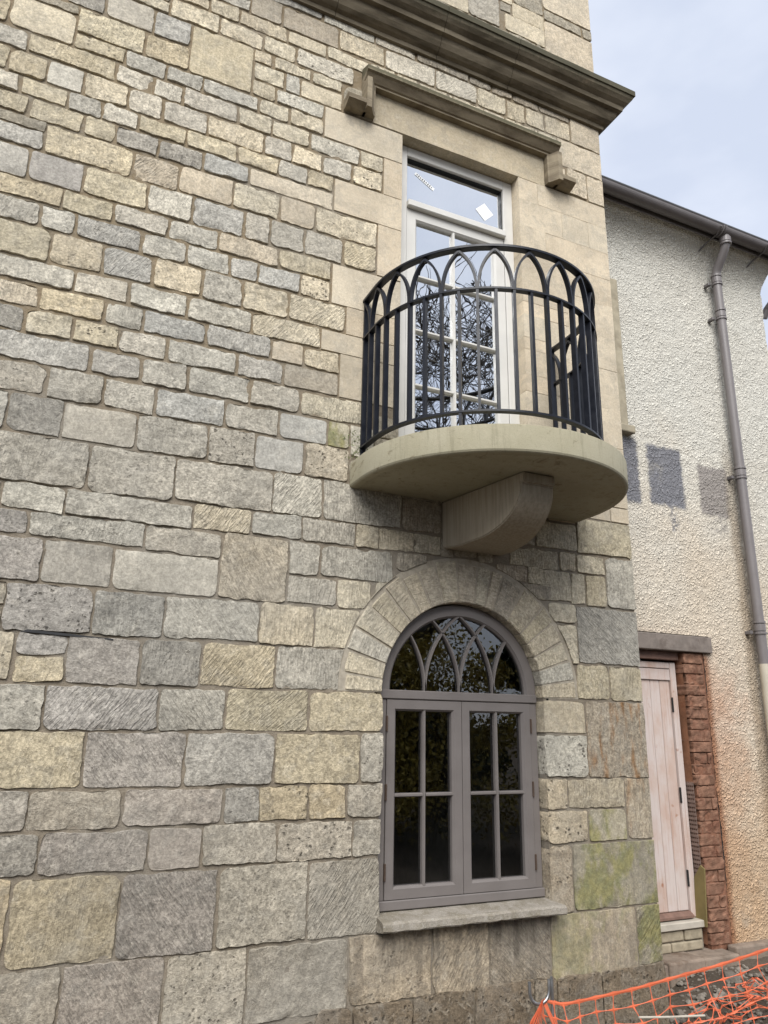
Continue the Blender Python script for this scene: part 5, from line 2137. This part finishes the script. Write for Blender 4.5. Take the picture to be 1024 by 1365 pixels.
def eaves():
    # half round gutter
    gy, gz, gr, X0, X1 = .118, 6.185, .062, 3.82, 6.36
    b = bmesh.new()
    n = 14
    prof = []
    for i in range(n+1):
        a = math.pi+math.pi*i/n
        prof.append((gy+gr*math.cos(a), gz+gr*math.sin(a)))
    prof += [(gy+gr+.004, gz+.006), (gy+gr-.006, gz+.006)]
    for i in range(n+1):
        a = 2*math.pi-math.pi*i/n
        prof.append((gy+(gr-.005)*math.cos(a), gz+(gr-.005)*math.sin(a)))
    prof += [(gy-gr+.006, gz+.006), (gy-gr-.004, gz+.006)]
    A = [b.verts.new((X0, y, z)) for y, z in prof]
    B = [b.verts.new((X1, y, z)) for y, z in prof]
    m_ = len(prof)
    for i in range(m_):
        b.faces.new((A[i], A[(i+1) % m_], B[(i+1) % m_], B[i]))
    b.faces.new(A)
    b.faces.new(B[::-1])
    g = rp('gutter', fixn(b), M['gutter'])
    for x in (5.30, 6.02):
        bb = bmesh.new()
        for s_ in range(2):
            pts = [Vector((x+s_*.03, gy+(gr+.006)*math.cos(math.pi+math.pi*i/12), gz+(gr+.006)*math.sin(math.pi+math.pi*i/12))) for i in range(13)]
            tube(bb, pts, .009, 6)
        link('gutter_joint', fixn(bb), M['gutter'], g)
    # bracket rods from the wall to the gutter
    for x in (5.27, 5.90):
        bb = bmesh.new()
        tube(bb, [(x-.10, .36, 5.97), (x-.02, .22, 6.09), (x, gy+.01, 6.118)], .0075, 6)
        tube(bb, [(x-.015, gy-.07, 6.16), (x-.005, gy, 6.11), (x+.005, gy+.07, 6.16)], .008, 6)
        link('gutter_bracket', fixn(bb), M['gutter'], g)
    # stop end and the next outlet at the far corner
    bb = bmesh.new()
    tube(bb, [(6.30, gy, 6.16), (6.30, gy, 6.02), (6.29, gy+.06, 5.96), (6.25, .42, 5.74), (6.24, .46, 5.66)], .036, 12)
    link('outlet_bend', fixn(bb), M['gutter'], g)
    # soffit board and roof slope
    b = bmesh.new()
    bx(b, 3.80, 6.27, .175, .19, 6.11, 6.235, .003)
    rp('fascia_board', b, M['gutter'])
    b = bmesh.new()
    for k_ in range(12):
        y0 = .10+k_*.24
        z0 = 6.262+k_*.17
        vs_ = [b.verts.new(c) for c in ((3.80, y0, z0), (6.30, y0, z0), (6.30, y0+.30, z0+.19), (3.80, y0+.30, z0+.19),
                                        (3.80, y0, z0-.012), (6.30, y0, z0-.012), (6.30, y0+.30, z0+.178), (3.80, y0+.30, z0+.178))]
        for q in ((0, 1, 2, 3), (7, 6, 5, 4), (0, 4, 5, 1), (1, 5, 6, 2), (2, 6, 7, 3), (3, 7, 4, 0)):
            b.faces.new([vs_[i] for i in q])
    rp('roof', fixn(b), M['slate'])
    # downpipe with swan neck
    px, py = 5.372, .268
    b = bmesh.new()
    pts = [(px+.0, gy, 6.125), (px, gy, 6.075), (px, gy+.004, 6.035), (px, gy+.024, 5.99), (px, .215, 5.885), (px, py-.015, 5.83), (px, py, 5.79), (px, py, 5.70)]
    tube(b, pts, .041, 16)
    tube(b, [(px, py, 5.70), (px, py, 2.125)], .041, 16)
    d = rp('downpipe', fixn(b), M['pipe'], True)
    bb = bmesh.new()
    tube(bb, [(px, py, 2.124), (px, py, -.1)], .041, 16)
    tag(link('lower_pipe', fixn(bb), M['pipe_cream'], d, smooth=True), 'lower length of pipe painted cream')
    for z in (5.73, 5.36, 3.78, 2.42):
        bb = bmesh.new()
        for zz, h, r_ in ((z+.045, .018, .050), (z, .055, .0465), (z-.045, .018, .050)):
            tube(bb, [(px, py, zz-h/2), (px, py, zz+h/2)], r_, 18)
        link('pipe_collar', fixn(bb), M['pipe'], d)
        bb = bmesh.new()
        for sg in (-1, 1):
            bx(bb, px+sg*.068-.016, px+sg*.068+.016, .290, .352, z-.055, z-.025, .004)
        link('pipe_bracket', bb, M['gutter'], d)
    bb = bmesh.new()
    tube(bb, [(px, gy, 6.105), (px, gy, 6.06)], .051, 18)
    tube(bb, [(px, gy, 6.052), (px, gy, 6.034)], .053, 18)
    link('pipe_collar', fixn(bb), M['pipe'], d)
eaves()
def old_jamb():
    v = bmesh.new()
    bx(v, 3.80, 4.170, .315, .36, 4.02, 5.42, .010, 2)
    rp('old_window_jamb', v, M['jamb_stone'])
    v = bmesh.new()
    bx(v, 3.80, 4.205, .275, .36, 3.945, 4.015, .012, 2)
    rp('old_window_sill', v, M['jamb_stone'])
old_jamb()

# ------------------------------------------------------------------ loose things at the foot of the walls
def plywood():
    b = bmesh.new()
    pts = [(.0, 0), (.10, -.01), (.085, .31), (.02, .40), (-.015, .38)]
    A = [b.verts.new((-.010, y, z)) for y, z in pts]
    B = [b.verts.new((.0, y, z)) for y, z in pts]
    n = len(pts)
    for i in range(n):
        b.faces.new((A[i], A[(i+1) % n], B[(i+1) % n], B[i]))
    b.faces.new(A)
    b.faces.new(B[::-1])
    o = link('plywood_offcut', fixn(b), M['ply'], None, (4.545, .335, .245))
    o.rotation_euler = (0, R(2), 0)
    tag(o, 'small yellowed plywood offcut leaning on the brick jamb beside the pale door', 'offcut')
plywood()
def pin():
    b = bmesh.new()
    x0, x1, y = 2.565, 2.692, -.30
    pts = [(x0, y, .292), (x0+.001, y, .245)]
    n = 10
    cx_, r_ = (x0+x1)/2, (x1-x0)/2
    for i in range(n+1):
        a = math.pi+math.pi*i/n
        pts.append((cx_+r_*math.cos(a), y, .245+r_*math.sin(a)))
    pts += [(x1, y, .292)]
    tube(b, pts, .0088, 10)
    tube(b, [(x1+.0195, y+.004, .300), (x1+.0195, y+.004, -.45)], .0095, 10)
    o = link('steel_barrier_pin', fixn(b), M['galv'], None, smooth=True)
    tag(o, 'galvanised steel pin with U shaped top holding up the orange netting', 'fence pin')
    b = bmesh.new()
    tube(b, [(3.00, -.63, .178), (3.20, -.64, .158), (3.43, -.65, .140)], .0055, 8)
    o = link('white_rod', fixn(b), M['pale_strip'], None, smooth=True)
    tag(o, 'thin pale rod lying on the rubble under the slumped orange netting', 'rod')
pin()
def netting():
    # the top edge runs from the pin to the right; below it the mesh hangs and slumps on the rubble
    top = [Vector(p) for p in ((2.655, -.30, .195), (2.78, -.31, .165), (3.0, -.33, .182), (3.25, -.36, .205), (3.5, -.40, .245), (3.75, -.45, .285), (4.0, -.50, .335), (4.3, -.56, .40), (4.75, -.65, .49))]
    def topat(u):
        t = u*(len(top)-1)
        i = min(len(top)-2, int(t))
        return top[i].lerp(top[i+1], t-i)
    NU, NV = 17, 6
    P_ = {}
    for i in range(NU+1):
        for j in range(NV+1):
            u, v = i/NU, j/NV
            p = topat(u).copy()
            q = Vector((i*.55, j*.55, 3))
            fall = .075*j
            gz = ground_z(p.x, p.y)+.025
            z = p.z-fall
            out = 0
            if z < gz:
                out = (gz-z)
                z = gz+.02*abs(noise.noise(q*1.7))+.02*(j % 2)
            p.z = z+.026*noise.noise(q)*min(1, j*.6)
            p.y += -.55*out - .015*j*.6 + .05*noise.noise(q+Vector((9, 0, 0)))*min(1, j*.5)
            p.x += .055*noise.noise(q+Vector((0, 9, 0)))*min(1, j*.6) + .012*j*.4
            P_[i, j] = p
    b = bmesh.new()
    def strip(p, q, w0, w1, side):
        n = 3
        pts = [p.lerp(q, t/n) for t in range(n+1)]
        ws = [w0, w1, w1, w0]
        d = (q-p).normalized()
        s_ = side-d*side.dot(d)
        s_.normalize()
        t_ = d.cross(s_)
        ra = []
        for c, w in zip(pts, ws):
            ra.append([b.verts.new(c+s_*w), b.verts.new(c+t_*.0018), b.verts.new(c-s_*w), b.verts.new(c-t_*.0018)])
        for A, B in zip(ra[:-1], ra[1:]):
            for k_ in range(4):
                b.faces.new((A[k_], A[(k_+1) % 4], B[(k_+1) % 4], B[k_]))
    Z, X = Vector((0, 0, 1)), Vector((1, 0, 0))
    for i in range(NU+1):
        for j in range(NV+1):
            if i < NU:
                w = (.011, .0075) if j == 0 else (.008, .0023)
                strip(P_[i, j], P_[i+1, j], w[0], w[1], Z if j < 3 else Vector((0, 1, .4)))
            if j < NV:
                strip(P_[i, j], P_[i, j+1], .007, .0024, X)
    o = link('safety_netting', fixn(b), M['orange'])
    tag(o, 'orange plastic safety netting strung low in front of the wall and slumped on the rubble', 'netting')
    # the slack end gathered over the hook and led off to the left
    for k_ in range(6):
        b = bmesh.new()
        a = Vector((2.640, -.31, .198))
        e = Vector((2.28+.02*k_, -.50-.02*k_, -.02-.018*k_))
        m1 = a.lerp(e, .35)+Vector((0, 0, .012+.01*noise.noise((k_*2.1, 0, 0))))
        m2 = a.lerp(e, .7)+Vector((0, .01*k_, -.01*noise.noise((k_*2.1, 4, 0))))
        strip(a, m1, .011, .007, Z)
        strip(m1, m2, .010, .005, Z)
        strip(m2, e, .010, .005, Z)
        link('slack_strand', fixn(b), M['orange'], o)
    for k_ in range(4):
        b = bmesh.new()
        strip(Vector((2.655, -.30, .198-.004*k_)), P_[1+k_//2, 2+k_], .009, .005, X)
        link('slack_strand', fixn(b), M['orange'], o)
    # crumpled spare mesh in a heap
    rnd = random.Random(8)
    b = bmesh.new()
    Q = {}
    for i in range(12):
        for j in range(6):
            x = 3.80+.062*i+.028*rnd.gauss(0, 1)
            y = -.40+.055*j+.028*rnd.gauss(0, 1)
            Q[i, j] = Vector((x, y, ground_z(x, y)+.022+abs(rnd.gauss(0, .026))))
    for i in range(12):
        for j in range(6):
            sd_ = Vector((rnd.uniform(-1, 1), rnd.uniform(-1, 1), rnd.uniform(-1, 1)))
            if i < 11: strip(Q[i, j], Q[i+1, j], .007, .0026, sd_)
            if j < 5: strip(Q[i, j], Q[i, j+1], .007, .0026, sd_)
    link('spare_mesh', fixn(b), M['orange'], o)
netting()
def rubble():
    rnd = random.Random(21)
    v, f = [], []
    ico = bmesh.new()
    bmesh.ops.create_icosphere(ico, subdivisions=1, radius=1)
    iv = [q.co.copy() for q in ico.verts]
    jf = [tuple(q.index for q in p.verts) for p in ico.faces]
    ico.free()
    for k_ in range(5200):
        x = rnd.uniform(3.2, 6.4)
        y = rnd.uniform(-1.6, .22)
        if x < 3.80 and y > -.06: continue
        s_ = rnd.choice([.007, .009, .011, .014, .018, .026]) * rnd.uniform(.7, 1.4)
        if rnd.random() < .012: s_ = rnd.uniform(.04, .075)
        if y > .15 and x > 4.7: continue
        c = Vector((x, y, ground_z(x, y)+s_*.25))
        m_ = Matrix.Rotation(rnd.uniform(0, 6), 3, 'Z') @ Matrix.Rotation(rnd.uniform(-.5, .5), 3, 'X')
        sc = Vector((1, rnd.uniform(.55, 1), rnd.uniform(.4, .75)))*s_
        o_ = len(v)
        for q in iv:
            t = q*(1+.35*noise.noise(q*1.6+Vector((k_, 0, 0))))
            w = m_ @ Vector((t.x*sc.x, t.y*sc.y, t.z*sc.z))
            v.append(tuple(c+w))
        f.extend(tuple(i+o_ for i in t) for t in jf)
    o = link('rubble', pyd(v, f), M['rubble'])
    tag(o, 'heap of broken grey stone and soil at the foot of the roughcast wall', 'rubble', kind='stuff')
rubble()
def tuft():
    # wisp of green growth where the slab meets the wall
    rnd = random.Random(5)
    b = bmesh.new()
    for k_ in range(150):
        p = Vector((1.60+rnd.gauss(0, .05), -.006, 3.20+rnd.uniform(-.02, .17)))
        d = Vector((rnd.uniform(-1, 1), -rnd.uniform(.1, .7), rnd.uniform(-.6, 1)))*rnd.uniform(.012, .03)
        s_ = Vector((rnd.uniform(-1, 1), 0, rnd.uniform(-1, 1)))*.004
        b.faces.new([b.verts.new(c) for c in (p-s_, p+s_, p+d)])
    o = link('moss_tuft', b, plain('pale_green_moss', (.16, .19, .075), .9))
    tag(o, 'pale green moss growing in the joint at the left end of the balcony slab', 'moss')
tuft()

# ------------------------------------------------------------------ what stands behind the camera and shows in the glass
def bare_tree(x, y, H, seed, label):
    rnd = random.Random(seed)
    t = thing('bare_tree', label, 'tree', (x, y, -.2), 'bare trees across the lane')
    tb, cb = bmesh.new(), bmesh.new()
    def grow(p, d, ln, r_, lvl):
        n = 3
        pts, rads = [p], [r_]
        for i in range(n):
            d = (d+Vector((rnd.gauss(0, .17), rnd.gauss(0, .17), rnd.gauss(.03, .10)))).normalized()
            p = p+d*ln/n
            pts.append(p)
            rads.append(r_*(1-.42*(i+1)/n))
        tube(tb if lvl < 1 else cb, pts, rads, 7 if lvl < 2 else (4 if lvl < 4 else 3))
        if lvl >= 7: return
        for c in range(3 if lvl < 5 else 3):
            at_ = pts[rnd.choice([2, 3, 3])] if lvl else pts[rnd.choice([2, 3])]
            a = rnd.uniform(0, 2*math.pi)
            side = Vector((math.cos(a), math.sin(a), rnd.uniform(-.1, .5)))
            nd = (d*.7+side*rnd.uniform(.6, 1.1)).normalized()
            grow(at_, nd, ln*rnd.uniform(.66, .82), max(.011, rads[-1]*rnd.uniform(.6, .8)), lvl+1)
    grow(Vector((0, 0, 0)), Vector((.02, 0, 1)), H*.30, H*.022, 0)
    link('trunk', fixn(tb), M['bark'], t)
    link('crown', cb, M['bark'], t)
bare_tree(10.2, -13.2, 17.5, 5, 'tall bare winter tree across the lane seen in the balcony door glass')
bare_tree(8.2, -14.5, 17.0, 9, 'second bare winter tree across the lane with a wider crown')
def leafy(name, x, y, rx, ry, h, n, mat, label, cat, seed, size=.09):
    rnd = random.Random(seed)
    t = thing(name, label, cat, (x, y, -.2))
    b = bmesh.new()
    for k_ in range(7):
        a = rnd.uniform(0, 6.28)
        tube(b, [(0, 0, 0), (rx*.25*math.cos(a), ry*.25*math.sin(a), h*.4), (rx*.5*math.cos(a), ry*.5*math.sin(a), h*.8)], [.04, .03, .01], 5)
    link('stems', fixn(b), M['bark'], t)
    v, f = [], []
    cl = [(rnd.uniform(-1, 1)*rx, rnd.uniform(-1, 1)*ry, rnd.uniform(.1, 1)*h, rnd.uniform(.25, .5)) for _ in range(40)]
    for k_ in range(n):
        c = rnd.choice(cl)
        p = Vector((c[0]+rnd.gauss(0, c[3]*.5), c[1]+rnd.gauss(0, c[3]*.5), max(.02, c[2]+rnd.gauss(0, c[3]*.45))))
        d = Vector((rnd.gauss(0, 1), rnd.gauss(0, 1), rnd.gauss(.2, .8))).normalized()*size*rnd.uniform(.6, 1.3)
        s_ = d.cross(Vector((rnd.gauss(0, 1), rnd.gauss(0, 1), rnd.gauss(0, 1)))).normalized()*size*.35
        o_ = len(v)
        v += [tuple(p), tuple(p+d*.5+s_), tuple(p+d), tuple(p+d*.5-s_)]
        f.append((o_, o_+1, o_+2, o_+3))
    link('leaves', pyd(v, f), mat, t)
leafy('golden_shrub', 5.6, -6.2, 1.0, .8, 3.1, 14000, M['leaf_gold'], 'golden leaved shrub across the lane reflected in the arched window', 'shrub', 2, .07)
leafy('evergreen_hedge', 4.0, -8.2, 5.5, .8, 3.6, 42000, M['leaf_dark'], 'long dark evergreen hedge across the lane opposite the arched window', 'hedge', 3, .22)
def outbuilding():
    t = thing('outbuilding', 'low stone outbuilding with slate roof across the lane behind the hedge', 'outbuilding', (1.5, -9.6, -.2))
    b = bmesh.new()
    bx(b, -4.5, 4.5, -2.5, 0, 0, 3.3)
    link('wall', b, M['jamb_stone'], t)
    b = bmesh.new()
    for k_ in range(14):
        y0, z0 = .30-k_*.14, 3.28+k_*.115
        bx(b, -4.7, 4.7, y0-.20, y0, z0, z0+.03, 0)
    link('roof', b, M['slate'], t)
outbuilding()
